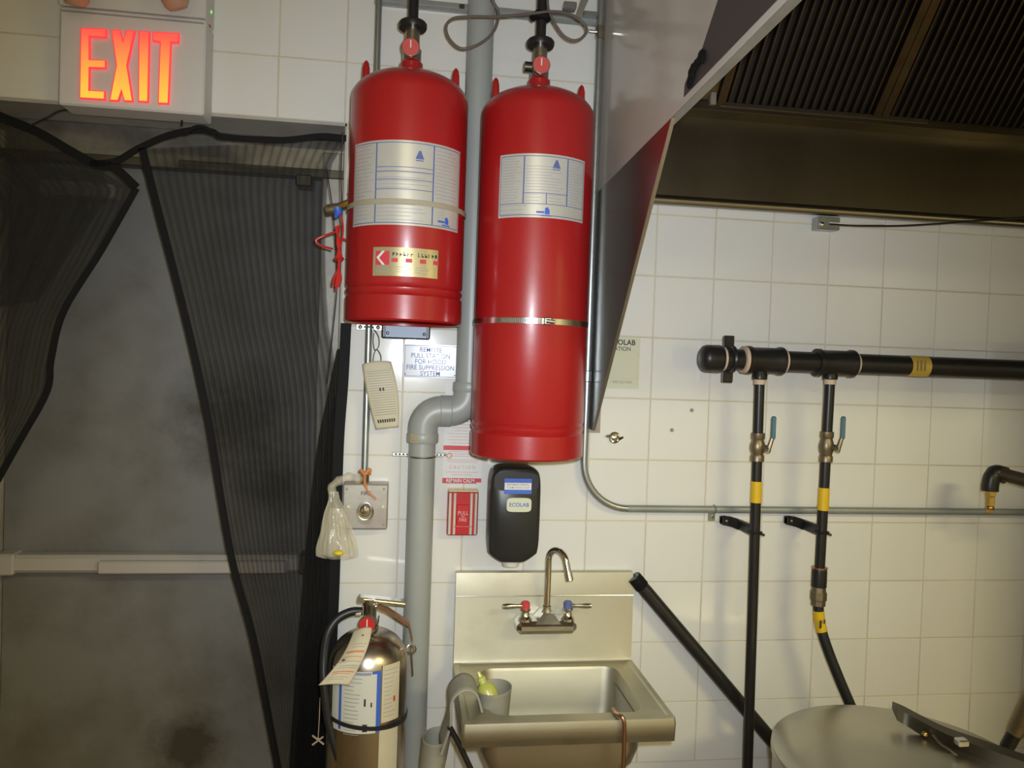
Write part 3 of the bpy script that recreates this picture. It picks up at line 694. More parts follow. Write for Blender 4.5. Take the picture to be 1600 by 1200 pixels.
# wall rail and small bracket at the very top
t = thing('wall_rail', W(760, 12, -.012), 'grey metal rail across the tiles above the red tanks', 'rail')
zr = W(760, 16, -.012).z
MB().bbox((W(585, 3, -.01).x, -.014, zr - .010), (xcr - .004, 0, zr + .010), .002).build('channel', 'conduit_paint', t)
MB().box((W(585, 3, -.01).x, -.0146, zr - .004), (xcr - .004, -.0135, zr - .001)).build('groove', 'ink_grey', t)
MB().bbox((W(722, 6, -.02).x - .006, -.020, zr - .004), (W(722, 6, -.02).x + .006, -.013, zr + .006), .001).build('screw', 'dark_steel', t)
t = thing('conduit_bracket', W(900, 12, -.02), 'small galvanised bracket with a pale diagonal strip beside the conduit at the top', 'bracket')
a = W(880, 10, -.03); b2 = W(925, 22, -.03)
MB().bbox((a.x, -.04, a.z - .006), (W(900, 10, -.03).x, -.014, a.z + .010), .002).build('channel_end', 'galv', t)
MB().bbox((W(912, 24, -.03).x, -.03, b2.z - .004), (xcr - .010, -.014, b2.z + .008), .002).build('channel_end', 'galv', t)
MB().prism([W(899, 26, -.044), W(908, 26, -.044), W(926, -14, -.044), W(912, -14, -.044)], (0, .003, 0)).build('strip', 'flange_cream', t)
cc = [W(770, -40, -.16), W(768, -5, -.16), W(779, 20, -.15), W(772, 48, -.15), W(750, 68, -.15), W(722, 76, -.15), W(703, 62, -.15), W(697, 42, -.16), W(708, 29, -.165), W(735, 26, -.168), W(780, 26, -.17), W(832, 21, -.19), W(862, 18, -.19), W(890, 22, -.185), W(910, 35, -.18), W(917, 48, -.18), W(908, 60, -.18), W(895, 63, -.18), W(880, 55, -.18), W(866, 35, -.18), W(857, 14, -.18), W(856, -10, -.18), W(860, -40, -.18)]
t = thing('looped_cable', W(800, 50, -.17), 'thin brown cable looped on both sides of the tall tank pipe', 'cable')
MB().tube(curve(cc, 6), .0031, 8).build('cable', 'brown_cable', t)
c = W(846, 21, -.19); mb = MB(); mb.tube([c + V((-.018, .02, -.004)), c + V((-.008, .006, 0)), c + V((.010, .006, 0)), c + V((.018, .02, -.004))], [.007, .010, .010, .007], 10); mb.build('tape', 'black_tape', t)

# ---------------------------------------------------------------- notices on the wall
sa, sb = W(631, 537, -.003), W(714, 592, -.003)
cx_, cz_ = (sa.x + sb.x) / 2, (sa.z + sb.z) / 2; w2, h2 = (sb.x - sa.x) / 2, (sa.z - sb.z) / 2
t = thing('instruction_sign', (cx_, -.001, cz_ - h2), 'small shiny white sign about the remote pull station, below the short tank', 'sign')
th = math.radians(-1.8); U = V((math.cos(th), math.sin(th), 0)); O = V((cx_, -.0075, cz_)); N = V((math.sin(th), -math.cos(th), 0))
pm = lambda k: (lambda u, v: O + U * u + V((0, 0, v)) + N * k)
p0 = pm(0); MB().prism([p0(-w2, -h2), p0(w2, -h2), p0(w2, h2), p0(-w2, h2)], -N * .0015).build('plate', 'sign_plastic', t)
p1 = pm(.0004); e = .0011
MB().quads([(-w2 + .003, h2 - .003 - e, w2 - .003, h2 - .003), (-w2 + .003, -h2 + .003, w2 - .003, -h2 + .003 + e), (-w2 + .003, -h2 + .003, -w2 + .003 + e, h2 - .003), (w2 - .003 - e, -h2 + .003, w2 - .003, h2 - .003)], p1).build('border', 'ink_blue', t)
mb = MB()
for i, s in enumerate(('REMOTE', 'PULL STATION', 'FOR HOOD', 'FIRE SUPPRESSION', 'SYSTEM')): mb.text(s, .0165, p1, 0, h2 - .0135 - i * .0142, .006, .86)
mb.build('lettering', 'ink_blue', t)
for s in (-1, 1): MB().ball(p1(s * (w2 - .006), -h2 + .008), .0016, 8, 5).build('pin', 'dull_chrome', t)

def sheet_sign(name, pxs, label, cat, mt='paper', Y=-.003, thick=.001):
    (x0, y0, x1, y1) = pxs; a = W(x0, y1, Y); b_ = W(x1, y0, Y)
    t = thing(name, ((a.x + b_.x) / 2, 0, a.z), label, cat)
    MB().box((a.x, Y, a.z), (b_.x, Y + thick, b_.z)).build('sheet', mt, t)
    return t, a.x, b_.x, a.z, b_.z
t, x0, x1, z0, z1 = sheet_sign('fire_procedure_notice', (691, 600, 757, 755), 'white fire procedure notice with red bands, between the drain pipe and the tall tank', 'notice', Y=-.0035)
pm = planemap((0, -.0041, 0)); w = x1 - x0
zr0 = W(720, 700, 0).z
MB().quads([(x0, z0, x1 - .012, z0 + .013), (x1 - .012, z0 + .003, x1, z0 + .013), (x0, zr0 - .005, x1, zr0 + .006)], pm).build('red_band', 'ink_red', t)
MB().text('REMAIN CALM', .0125, planemap((0, -.0045, 0)), (x0 + x1) / 2 - .004, z0 + .0065, .015, .85).build('lettering', 'paper', t)
MB().text('C A U T I O N', .0115, pm, (x0 + x1) / 2, W(725, 730, 0).z, .006, .9).build('lettering', 'ink_red_soft', t)
mb = MB(); rr = random.Random(5)
for py in (706, 709.5, 713, 719, 722, 738, 742): q = rr.uniform(.25, .42); mb.quads([((x0 + x1) / 2 - w * q, W(725, py, 0).z, (x0 + x1) / 2 + w * q, W(725, py, 0).z + .0012)], pm)
for i in range(16): q = rr.uniform(.2, .42); mb.quads([((x0 + x1) / 2 - w * q, zr0 + .012 + i * .0075, (x0 + x1) / 2 + w * q, zr0 + .0132 + i * .0075)], pm)
mb.build('small_print', 'ink_red_soft', t)
MB().torus(W(702, 712, -.0042), .006, .0011, (0, 1, 0), 16, 5).build('stamp', 'ink_orange', t)

# fire alarm pull station
a = W(698, 836, -.03); b2 = W(748, 768, -.03)
t = thing('alarm_pull_station', ((a.x + b2.x) / 2, 0, a.z), 'red fire alarm pull station with chrome ribs beside the soap dispenser', 'alarm')
MB().bbox((a.x, -.034, a.z), (b2.x, 0, b2.z), .003).build('housing', 'red_plastic', t)
w = b2.x - a.x
for f in (.07, .225, .765, .92): MB().tube([(a.x + w * f, -.035, a.z + .003), (a.x + w * f, -.0365, b2.z - .003)], .0034, 10).build('rib', 'rib_light', t)
MB().bbox((a.x + .001, -.036, b2.z - .001), (b2.x - .001, 0, b2.z + .004), .001).build('top_edge', 'gold_foil', t)
mb = MB().bbox((a.x + w * .28, -.0395, a.z + .024), (a.x + w * .71, -.033, b2.z - .030), .002).build('pull_handle', 'red_plastic', t)
MB().bbox((a.x + w * .2, -.0385, a.z + .020), (a.x + w * .8, -.033, a.z + .0245), .001).build('handle_lip', 'gauge_red', t)
p_ = planemap(((a.x + b2.x) / 2, -.0401, 0)); zc = (a.z + b2.z) / 2
k = MB(); k.text('PULL', .013, p_, 0, zc + .002, .012, .9); k.text('IN', .008, p_, 0, zc - .0065, .01); k.text('FIRE', .011, p_, 0, zc - .0145, .012, .95); k.build('lettering', 'ink_red_soft', mb)

# soap dispenser
SYD = -.105
a = W(762, 884, SYD); b2 = W(848, 730, SYD); cxs = (a.x + b2.x) / 2; czs = (a.z + b2.z) / 2; hw, hh = (b2.x - a.x) / 2, (b2.z - a.z) / 2
t = thing('soap_dispenser', (cxs, 0, a.z), 'black plastic wall soap dispenser above the sink', 'soap dispenser')
def sup(n, hx, hz, e=5):
    out = []
    for k in range(n):
        tt = 2 * math.pi * k / n; c_, s_ = math.cos(tt), math.sin(tt)
        out.append((hx * math.copysign(abs(c_) ** (2 / e), c_), hz * math.copysign(abs(s_) ** (2 / e), s_)))
    return out
mb = MB(); n = 48; rings = []
for (Y, kx, kz) in ((0, .92, .95), (-.02, .96, .975), (-.075, 1.0, 1.0), (-.095, .985, .99), (-.103, .95, .972), (-.107, .88, .94)):
    rings.append([(cxs + x * kx * (1 - .38 * max(0, (-z / hh - .80) / .2)) * (1 - .10 * max(0, (z / hh - .9) / .1)), Y + (.028 * max(0, -z / hh - .45) if Y < -.07 else 0), czs + z * kz - (.0 if Y < -.05 else 0)) for x, z in sup(n, hw, hh, 6)])
vs = [p for r_ in rings for p in r_]; fs = [(i * n + k, i * n + (k + 1) % n, (i + 1) * n + (k + 1) % n, (i + 1) * n + k) for i in range(len(rings) - 1) for k in range(n)]
mb.add(vs, fs + [tuple((len(rings) - 1) * n + k for k in range(n))]); mb.build('cover', 'black_plastic', t, 50)
mb = MB(); mb.prism([(cxs + x * .86, -.1072, czs + hh * .70 + z) for x, z in sup(32, hw, .022, 4)], (0, .006, 0)); mb.build('top_shade', 'black_rubber', t)
zl1 = W(810, 748, -.11).z; zl0 = W(810, 772, -.11).z; xl0, xl1 = W(788, 760, -.11).x, W(831, 760, -.11).x
L = MB().box((xl0, -.1088, zl0), (xl1, -.1078, zl1)).build('label', 'ink_blue_bright', t)
pq = planemap((0, -.1092, 0)); MB().quads([(xl0 + .001, zl0 + .010, xl1 - .001, zl0 + .026)], pq).build('label_panel', 'paper', L)
pq = planemap((0, -.1096, 0)); xm = (xl0 + xl1) / 2
k = MB(); k.text('ANTIBACTERIAL', .0072, pq, xm, zl0 + .0215, .012); k.text('FOAM HAND SOAP', .0066, pq, xm, zl0 + .0145, .012, .95); k.build('lettering', 'ink_grey', L)
zl1 = W(810, 778, -.11).z; zl0 = W(810, 800, -.11).z
mb = MB(); cxl = W(811, 790, -.11).x; mb.prism([(cxl + x, -.1105, (zl0 + zl1) / 2 + z) for x, z in sup(32, (xl1 - xl0) * .45, (zl1 - zl0) / 2, 5)], (0, .004, 0)); L = mb.build('badge', 'paper_yellow', t)
MB().text('ECOLAB', .0125, planemap((cxl, -.1109, (zl0 + zl1) / 2 - .0)), 0, 0, .015).build('lettering', 'ink_blue_bright', L)
MB().lathe([(0, 0), (.020, 0), (.022, .012), (.016, .03), (0, .03)], (cxs, -.055, a.z - .012), seg=20).build('nozzle', 'label_white', t)

# label half hidden by the hood skirt
t, x0, x1, z0, z1 = sheet_sign('station_card', (926, 527, 1001, 606), 'pale yellow card on the tiles, half hidden behind the hood skirt', 'card', 'paper_yellow', Y=-.002, thick=.0015)
pq = planemap((0, -.0025, 0)); xm = (x0 + x1) / 2
MB().text('ECOLAB', .0185, pq, W(972, 535, 0).x, W(965, 535, 0).z, .022, .98).build('lettering', 'ink_black', t)
MB().text('STATION', .0145, pq, W(968, 545, 0).x, W(965, 545, 0).z, .006, .95).build('lettering', 'ink_black', t)
MB().text('1-800-352-5326', .0095, pq, W(970, 597, 0).x, W(972, 597, 0).z, .006, .9).build('lettering', 'ink_grey', t)
a = W(955, 591, 0); b2 = W(999, 553, 0)
MB().quads([(x0 + .006, a.z, x1 - .004, a.z + .001), (x1 - .005, a.z, x1 - .004, b2.z), (x0 + .006, b2.z, x1 - .004, b2.z + .001)], pq).build('ruled_lines', 'gold_foil', t)

# small things left on the tiles
c = W(960, 684, -.004); t = thing('pipe_escutcheon', c, 'small chrome bracket with two wings screwed to a tile', 'bracket')
MB().torus(c, .011, .0042, (0, 1, 0), 20, 8).build('ring', 'chrome', t)
MB().lathe([(0, -.008), (.006, -.006), (.008, 0)], c, (0, 1, 0), 12).build('screw', 'dull_chrome', t)
mb = MB(); mb.tube([c + V((-.022, 0, .003)), c + V((-.010, -.002, .005))], [.0035, .005], 8); mb.tube([c + V((.010, -.002, -.003)), c + V((.022, 0, .002))], [.005, .0032], 8); mb.build('wing', 'chrome', t)
for i, (px, py) in enumerate(((1050, 672), (1081, 641))):
    o = MB().lathe([(0, -.006), (.0035, -.006), (.0048, -.001), (.0048, .002)], W(px, py, -.001), (0, 1, 0), 12).build('wall_plug', 'ink_grey'); tag(o, ('lower of two grey plugs in the bare tile beside the card', 'upper of two grey plugs in the bare tile beside the card')[i], 'wall plug', 'grey wall plugs')

# ---------------------------------------------------------------- hood
HX = -0.158; HZ = 2.030; HY = -1.28; HT = 2.82; HR = 2.45
t = thing('exhaust_hood', (HX, 0, HZ), 'large stainless exhaust hood with dark baffle filters over the cooking line', 'exhaust hood')
HZY = lambda y: 2.0195 - .0308 * y      # the hood hangs a little higher at its front
MB().prism([(HX, -.001, HZY(0)), (HX, HY, HZY(HY)), (HX, HY, HT), (HX, -.001, HT)], (.002, 0, 0)).build('end_panel', 'steel_panel', t)
MB().prism([(HX + .001, -.03, HZY(-.03) - .002), (HX + .001, HY, HZY(HY) - .002), (HX + .001, HY, HZY(HY) + .003), (HX + .001, -.03, HZY(-.03) + .003)], (.016, 0, 0)).build('end_flange', 'flange_cream', t)
MB().box((HX + .002, HY, HZY(HY)), (HR, HY + .003, HT)).build('front_panel', 'steel_panel', t)
MB().prism([(HR, -.001, HZY(0)), (HR, HY, HZY(HY)), (HR, HY, HT), (HR, -.001, HT)], (-.002, 0, 0)).build('end_panel', 'steel_panel', t)
MB().box((HX, HY, HT - .003), (HR, -.001, HT)).build('top_panel', 'hood_steel', t)
zg = W(1340, 192, -.05).z; zlb = W(1300, 333, -.03).z
MB().box((HX + .002, -.030, zlb + .012), (HR - .002, -.001, zg)).build('back_panel', 'hood_steel', t)
lip = MB(); lip.tube([(HX + .004, -.026, zlb + .006), (HR - .004, -.026, zlb + .006)], .0125, 12); lip.build('back_lip', 'hood_lip', t)
gt = MB(); gt.bbox((HX + .002, -.085, zg - .012), (HR - .002, -.030, zg - .006), .001); gt.bbox((HX + .002, -.088, zg - .012), (HR - .002, -.083, zg + .008), .001); gt.build('grease_gutter', 'hood_steel', t)
MB().bbox((W(1125, 179, -.09).x, -.0905, zg - .002), (W(1450, 197, -.09).x, -.088, zg + .010), .001).build('gutter_clip', 'hood_lip', t)
ANG = math.radians(50); S = V((0, -math.cos(ANG), math.sin(ANG))); NN = V((0, -math.sin(ANG), -math.cos(ANG)))   # up the slope / towards the cook
base = V((0, -.060, zg + .002)); FL = .52
def slab(x0, x1, s0, s1, n0, n1):
    q = [base + V((x, 0, 0)) + S * s_ + NN * n_ for n_ in (n0, n1) for (x, s_) in ((x0, s0), (x1, s0), (x1, s1), (x0, s1))]
    return q, [(0, 1, 2, 3), (7, 6, 5, 4), (0, 4, 5, 1), (1, 5, 6, 2), (2, 6, 7, 3), (3, 7, 4, 0)]
fx = [(0.085, 0.487), (0.489, 0.995), (0.997, 1.503), (1.505, 2.01)]
xdv = W(1368, 190, -.07).x
fx = [(.108, xdv - .001), (xdv + .001, xdv + .505), (xdv + .507, xdv + 1.01), (xdv + 1.012, xdv + 1.51)]
slat_me = {}
for i, (f0, f1) in enumerate(fx):
    ft = thing('baffle_filter', base + V(((f0 + f1) / 2, 0, 0)), ('greasy baffle filter at the near end of the hood, beside the white flange', 'second greasy baffle filter from the near end of the hood', 'third baffle filter along the hood', 'fourth baffle filter along the hood')[i], 'filter', 'hood baffle filters')
    fr = MB()
    for (a_, b_, s0, s1) in ((f0, f0 + .020, 0, FL), (f1 - .020, f1, 0, FL), (f0, f1, 0, .018), (f0, f1, FL - .02, FL)): fr.add(*slab(a_, b_, s0, s1, 0, .022))
    fr.build('frame', 'filter_steel', ft)
    MB().add(*slab(f0 + .004, f1 - .004, .004, FL - .004, -.012, -.006)).build('backing', 'filter_dark', ft)
    n = int((f1 - f0 - .04) / .0205); st = (f1 - f0 - .04) / n; ref = None
    for k in range(n):
        if i > 1 and k > 30: break
        xk = f0 + .02 + st * (k + .5)
        if ref is None:
            mb = MB(); q = [base + V((xk + dx, 0, 0)) + S * s_ + NN * n_ for s_ in (.016, FL - .016) for (dx, n_) in ((-.0042, .002), (-.0022, .016), (.0022, .016), (.0042, .002))]
            mb.add(q, [(0, 1, 5, 4), (1, 2, 6, 5), (2, 3, 7, 6), (3, 0, 4, 7), (0, 3, 2, 1), (4, 5, 6, 7)])
            ref = mb.build('slat', 'filter_steel', ft); x_ref = xk
        else:
            o = bpy.data.objects.new('slat', ref.data); COL.objects.link(o); o.parent = ft; o.location = (xk - x_ref, 0, 0)
# dark sheet taped over the outside of the end panel
qd = [WX(px, py, HX) for px, py in ((1128, -16), (1096, 82), (1079, 112), (1071, 131))]
qd += [V((HX, y_, HZY(y_) + .012)) for y_ in (-.600, -.80, -1.0)]
MB().prism([V((HX - .0012, p.y, p.z)) for p in qd], (.001, 0, 0)).build('dark_sheet', 'brown_sheet', t)
k = MB(); rr = random.Random(8)
for i in range(14):
    f_ = i / 13; p = WX(1097 - 24 * f_ + rr.uniform(-3, 5), 84 + 46 * f_, HX - .004); k.ball(p, (.004, rr.uniform(.006, .013), rr.uniform(.006, .011)), 7, 5)
k.build('crumpled_tape', 'black_tape', t, 10)
# space beside the first filter
MB().add(*slab(HX + .002, fx[0][0] - .002, 0, FL, .002, .010)).build('filter_blank', 'hood_steel', t)
MB().bbox((fx[0][0] - .018, -.095, zg), (fx[0][0] - .004, -.080, zg + .10), .001).build('filter_stop', 'flange_cream', t)
# triangular skirt under the near end
pa = V((HX, 0, HZ - .001)); pb = WX(1050, 186, HX); pc = WX(926, 672, HX)
t = thing('hood_skirt', (HX, 0, pc.z), 'triangular polished steel side skirt hanging under the hood end', 'side panel')
MB().prism([(HX, -.0015, HZY(0) - .002), (HX, pb.y, HZY(pb.y) - .002), (HX, pc.y, pc.z), (HX, -.0015, pc.z)], (.0016, 0, 0)).build('panel', 'steel_skirt', t)
ed = V((0, pc.y - pb.y, pc.z - HZ + .003)); 
MB().prism([(HX - .0005, pb.y, HZY(pb.y) - .003), (HX - .0005, pb.y + .004, HZY(pb.y) - .003), (HX - .0005, pc.y + .004, pc.z), (HX - .0005, pc.y, pc.z)], (.007, 0, 0)).build('folded_edge', 'steel', t)
xx = W(938, 650, 0).x
MB().box((HX, -.0035, W(930, 676, 0).z), (xx, -.0005, W(936, 560, 0).z)).build('wall_flange', 'flange_cream', t)
MB().ball((HX + (xx - HX) * .6, -.004, W(930, 658, 0).z), (.003, .002, .003), 8, 5).build('rivet', 'dull_chrome', t)

# detection line under the hood
c = W(1294, 349, -.02); t = thing('detector_line', c, 'grey wall bracket with a thin black and white tube under the hood', 'tube')
a = W(1277, 358, -.03); b2 = W(1312, 340, -.03); MB().bbox((a.x, -.034, a.z), (b2.x, 0, b2.z), .002).build('bracket', 'galv', t)
MB().lathe([(0, -.006), (.005, -.005), (.006, 0)], W(1283, 350, -.034), (0, 1, 0), 10).build('screw', 'chrome', t)
MB().tube(curve([W(1296, 350, -.036), W(1340, 352.5, -.038), (W(1400, 353, -.04)), W(1460, 350, -.045), W(1530, 345, -.05), W(1640, 337, -.06)], 6), .0026, 8).build('tube', 'black_rubber', t)
MB().tube(curve([W(1296, 348, -.036), W(1330, 350, -.039), W(1380, 350, -.041)], 6), .0018, 8).build('sleeve', 'paper', t)

# ---------------------------------------------------------------- gas manifold
MY = -.10; zm = W(1240, 565, MY).z; rm = .0255
xc0 = W(1094, 560, MY).x
t = thing('gas_manifold', (xc0, MY, zm), 'thick black iron gas pipe with capped end and two tees, running right along the tiles', 'pipe')
MB().cyl((xc0 + .03, MY, zm), (2.3, MY, zm), rm, 28).build('pipe', 'black_iron', t)
x1 = W(1127, 560, MY).x
MB().lathe([(0, .0), (.022, .001), (.030, .007), (.033, .016), (.0335, x1 - xc0 - .006), (.031, x1 - xc0)], (xc0, MY, zm), (1, 0, 0), 28).build('end_cap', 'black_iron', t)
def ring(px, r, w, mt, par):
    x = W(px, 565, MY).x; MB().lathe([(rm, -w / 2), (r, -w / 2 + .001), (r, w / 2 - .001), (rm, w / 2)], (x, MY, zm), (1, 0, 0), 28).build('thread_ring', mt, par)
ring(1129, .0285, .008, 'thread_tape', t); ring(1162, .033, .010, 'thread_tape', t); ring(1223, .0295, .010, 'thread_tape', t); ring(1280, .032, .009, 'thread_tape', t); ring(1336, .0275, .006, 'thread_tape', t)
def tee(pl, pr_, pc_):
    a_, b_ = W(pl, 565, MY).x, W(pr_, 565, MY).x; xc_ = W(pc_, 590, MY).x; mb = MB()
    mb.lathe([(rm, 0), (.034, .001), (.0345, .010), (.0315, .016), (.0315, b_ - a_ - .016), (.0345, b_ - a_ - .010), (.034, b_ - a_ - .001), (rm, b_ - a_)], (a_, MY, zm), (1, 0, 0), 28)
    mb.build('tee', 'black_iron', t)
    zt0 = W(pc_, 593, MY).z
    MB().lathe([(.0, 0), (.0165, 0), (.018, .002), (.018, .012), (.016, .016), (.016, zm - zt0)], (xc_, MY, zt0), seg=24).build('tee_branch', 'black_iron', t)
    return xc_, zt0
xt1, zt1 = tee(1165, 1222, 1187); xt2, zt2 = tee(1274, 1333, 1297)
xb = W(1143, 560, MY).x
mb = MB(); mb.bbox((xb - .0125, MY - .006 + .02, W(1143, 598, MY).z), (xb + .0125, MY + .03, W(1143, 524, MY).z), .002); mb.bbox((xb - .010, MY + .02, zm - .012), (xb + .010, 0, zm + .012), .002); ho = mb.build('wall_strut', 'black_iron', t)
MB().torus((xb, MY, zm), rm + .003, .006, (1, 0, 0), 24, 8).build('clamp', 'black_iron', ho)
a, b2 = W(1417, 570, MY).x, W(1446, 570, MY).x
bd = MB().lathe([(rm, 0), (rm + .0009, .0005), (rm + .0009, b2 - a - .0005), (rm, b2 - a)], (a, MY, zm), (1, 0, 0), 28).build('marker_band', 'gold_tape', t)
MB().quads([(a + .008 + i * .010, zm - .012, a + .013 + i * .010, zm + .014) for i in range(3)], lambda u, v: V((u, MY - rm - .0012, v))).build('band_print', 'bronze', bd)

def drop(x, zt_, xe, ze_, pv0, pv1, py0, py1, ph, label, hang, Y2=None):
    """vertical gas drop below a tee: valve pixel rows pv0-pv1, yellow band rows, hanger row"""
    Y2 = MY if Y2 is None else Y2
    d_ = thing('gas_drop_pipe', (x, MY, ze_), label, 'pipe', 'black gas drop pipes below the manifold')
    at = lambda z: V((x + (xe - x) * (zt_ - z) / (zt_ - ze_), MY + (Y2 - MY) * (zt_ - z) / (zt_ - ze_), z))
    MB().cyl(at(zt_ + .004), at(ze_), .0125, 18).build('pipe', 'black_iron', d_)
    MB().cyl(at(zt_ + .001), at(zt_ - .012), .0142, 18).build('thread_ring', 'thread_tape', d_)
    q = lambda py: W(800 + (x + .6) * 500, py, MY).z
    zz = lambda py: W(1187 if x < .35 else 1295, py, MY).z
    zv1, zv0 = zz(pv0), zz(pv1); zm_ = (zv0 + zv1) / 2
    vb = MB(); vb.lathe([(.0125, zv0 - zm_), (.0165, zv0 - zm_ + .001), (.0165, zv0 - zm_ + .014), (.014, zv0 - zm_ + .018), (.0175, -.008), (.0185, 0), (.0175, .008), (.014, zv1 - zm_ - .018), (.0165, zv1 - zm_ - .014), (.0165, zv1 - zm_ - .001), (.0125, zv1 - zm_)], at(zm_), seg=20)
    c_ = at(zm_); vb.tube([c_, c_ + V((.014, -.026, 0))], [.010, .007], 12)
    vo = vb.build('ball_valve', 'bronze', d_)
    h0 = c_ + V((.014, -.027, -.004))
    MB().lathe([(0, -.004), (.007, -.004), (.007, .004), (0, .004)], h0, (.45, -.9, 0), 6).build('nut', 'dull_chrome', vo)
    hb = MB(); hb.tube([h0 + V((-.001, 0, -.006)), h0 + V((.005, .001, .012)), h0 + V((.010, 0, .030))], [.0062, .0058, .005], 8); hb.build('lever_stem', 'bronze', vo)
    hb = MB(); hb.bbox(h0 + V((.0055, -.006, .026)), h0 + V((.0165, .004, .082)), .003); hb.build('lever', 'blue_handle', vo)
    za, zb_ = zz(py1), zz(py0)
    MB().cyl(at(za), at(zb_), .0134, 18).build('marker_band', 'yellow_tape', d_)
    if hang:
        zc_ = zz(ph) - .010; c_ = at(zc_)
        mb = MB(); mb.torus(c_ + V((0, 0, -.012)), .0155, .0035, (0, 0.1, 1), 20, 6)
        mb.prism([V((c_.x - .004, -.02, c_.z - .024)), V((c_.x - .024, -.02, c_.z - .016)), V((c_.x - .050, -.02, c_.z - .010)), V((c_.x - .050, -.02, c_.z + .010)), V((c_.x - .026, -.02, c_.z + .010)), V((c_.x - .004, -.02, c_.z + .004))], (0, .012, 0))
        mb.bbox((c_.x - .050, -.026, c_.z - .010), (c_.x - .032, -.0, c_.z + .010), .002); mb.bbox((c_.x - .008, MY + .012, c_.z - .022), (c_.x + .006, -.008, c_.z + .002), .002)
        mb.tube([c_ + V((.012, 0, -.014)), c_ + V((.024, -.004, -.018))], .003, 8)
        ho = mb.build('hanger', 'black_iron', d_)
        MB().ball((c_.x - .041, -.027, c_.z + .001), (.004, .003, .004), 8, 6).build('screw', 'dull_chrome', ho)
    return d_, at
xe1 = W(1168, 1200, MY).x; ze1 = 0.42
d1, at1 = drop(xt1, zt1, W(1168, 1200, MY).x + (W(1168, 1200, MY).x - xt1) * .2, ze1, 676, 721, 752, 785, 818, 'left black gas drop pipe with a blue-lever valve, going straight down to the floor gear', True)
xe2 = W(1280, 900, MY).x; ze2 = W(1280, 905, MY).z
d2, at2 = drop(xt2, zt2, xe2, ze2, 674, 722, 762, 797, 818, 'right black gas drop pipe with a blue-lever valve, ending in a union above the hose', True)
c = at2(W(1280, 902, MY).z)
MB().lathe([(.013, -.024), (.0185, -.023), (.0185, .016), (.0172, .022), (.013, .024)], c, seg=20).build('coupling', 'black_iron', d2)
MB().lathe([(.013, .021), (.0192, .022), (.0192, .026), (.013, .027)], c, seg=20).build('thread_ring', 'copper', d2)
un = c + V((0, 0, -.045))
mb = MB(); mb.lathe([(.015, -.026), (.018, -.024), (.018, -.012), (.0205, -.010), (.0205, .008), (.018, .012), (.017, .022)], un, seg=8); mb.build('union', 'bronze', d2, 20)
hp = [un + V((0, 0, -.02)), W(1280, 965, MY), W(1285, 990, MY - .005), W(1297, 1025, MY - .01), W(1313, 1065, MY - .02), W(1330, 1105, MY - .03), W(1352, 1160, MY - .04), W(1375, 1230, MY - .05)]
t = thing('gas_hose', hp[-1], 'black flexible gas hose curving down from the right drop pipe to behind the kettle', 'hose')
cp_pts = curve(hp, 8); MB().tube(cp_pts, .0128, 16).build('hose', 'black_rubber', t)
ii = [i for i, p in enumerate(cp_pts) if W(1280, 987, MY).z < p.z < W(1280, 953, MY).z]
bo = MB().tube(cp_pts[ii[0]:ii[-1] + 1], .0137, 16).build('marker_band', 'yellow_tape', t)
MB().quads([(cp_pts[ii[2]].x - .008, cp_pts[ii[-1]].z + .012, cp_pts[ii[2]].x - .002, cp_pts[ii[-1]].z + .032), (cp_pts[ii[2]].x + .003, cp_pts[ii[-1]].z + .024, cp_pts[ii[2]].x + .007, cp_pts[ii[-1]].z + .034)], lambda u, v: V((u, MY - .0185, v))).build('band_print', 'ink_black', bo)
# loose pipe leaning against the wall
a, b2 = W(992, 903, -.03), W(1240, 1197, -.055); dd = (b2 - a).normalized()
t = thing('leaning_pipe', b2 + dd * .3, 'loose black pipe leaning diagonally from the sink corner down to the right', 'pipe')
MB().tube([a, a + dd * .04, a + dd * .042, b2 + dd * .6], [.0165, .0165, .0168, .0178], 20).build('pipe', 'black_iron', t)
MB().tube([a - dd * .003, a + dd * .028, a + dd * .030], [.0178, .0182, .017], 20).build('end_sleeve', 'black_tape', t)
MB().tube([a - dd * .0045, a - dd * .002], [.0165, .0178], 20).build('end_ring', 'black_iron', t)

# elbow with brass nozzle
EY = -.14; e0 = W(1549, 742, EY)
t = thing('gas_elbow', e0, 'dark iron pipe coming from the right into an elbow with a brass nozzle', 'pipe')
MB().tube([e0 + V((.012, .0, .006)), W(1600, 750, EY - .05), W(1700, 775, EY - .16)], .0165, 18).build('pipe', 'rust_iron', t)
MB().tube(curve([e0 + V((.034, -.006, .000)), e0 + V((.014, 0, .004)), e0 + V((.002, 0, -.006)), e0 + V((-.002, 0, -.026)), e0 + V((-.002, 0, -.040))], 5), [.0215] * 8 + [.0195] * 13, 18).build('elbow', 'black_iron', t)
nz = W(1548, 765, EY)
MB().lathe([(0, -.058), (.007, -.058), (.0085, -.052), (.0085, -.042), (.011, -.040), (.011, -.018), (.0125, -.016), (.0125, .002), (0, .002)], nz, seg=6).build('nozzle', 'brass', t, 20)
MB().lathe([(.0088, -.05), (.0098, -.048), (.0098, -.044), (.0088, -.042)], nz, seg=12).build('nozzle_ring', 'copper', t)

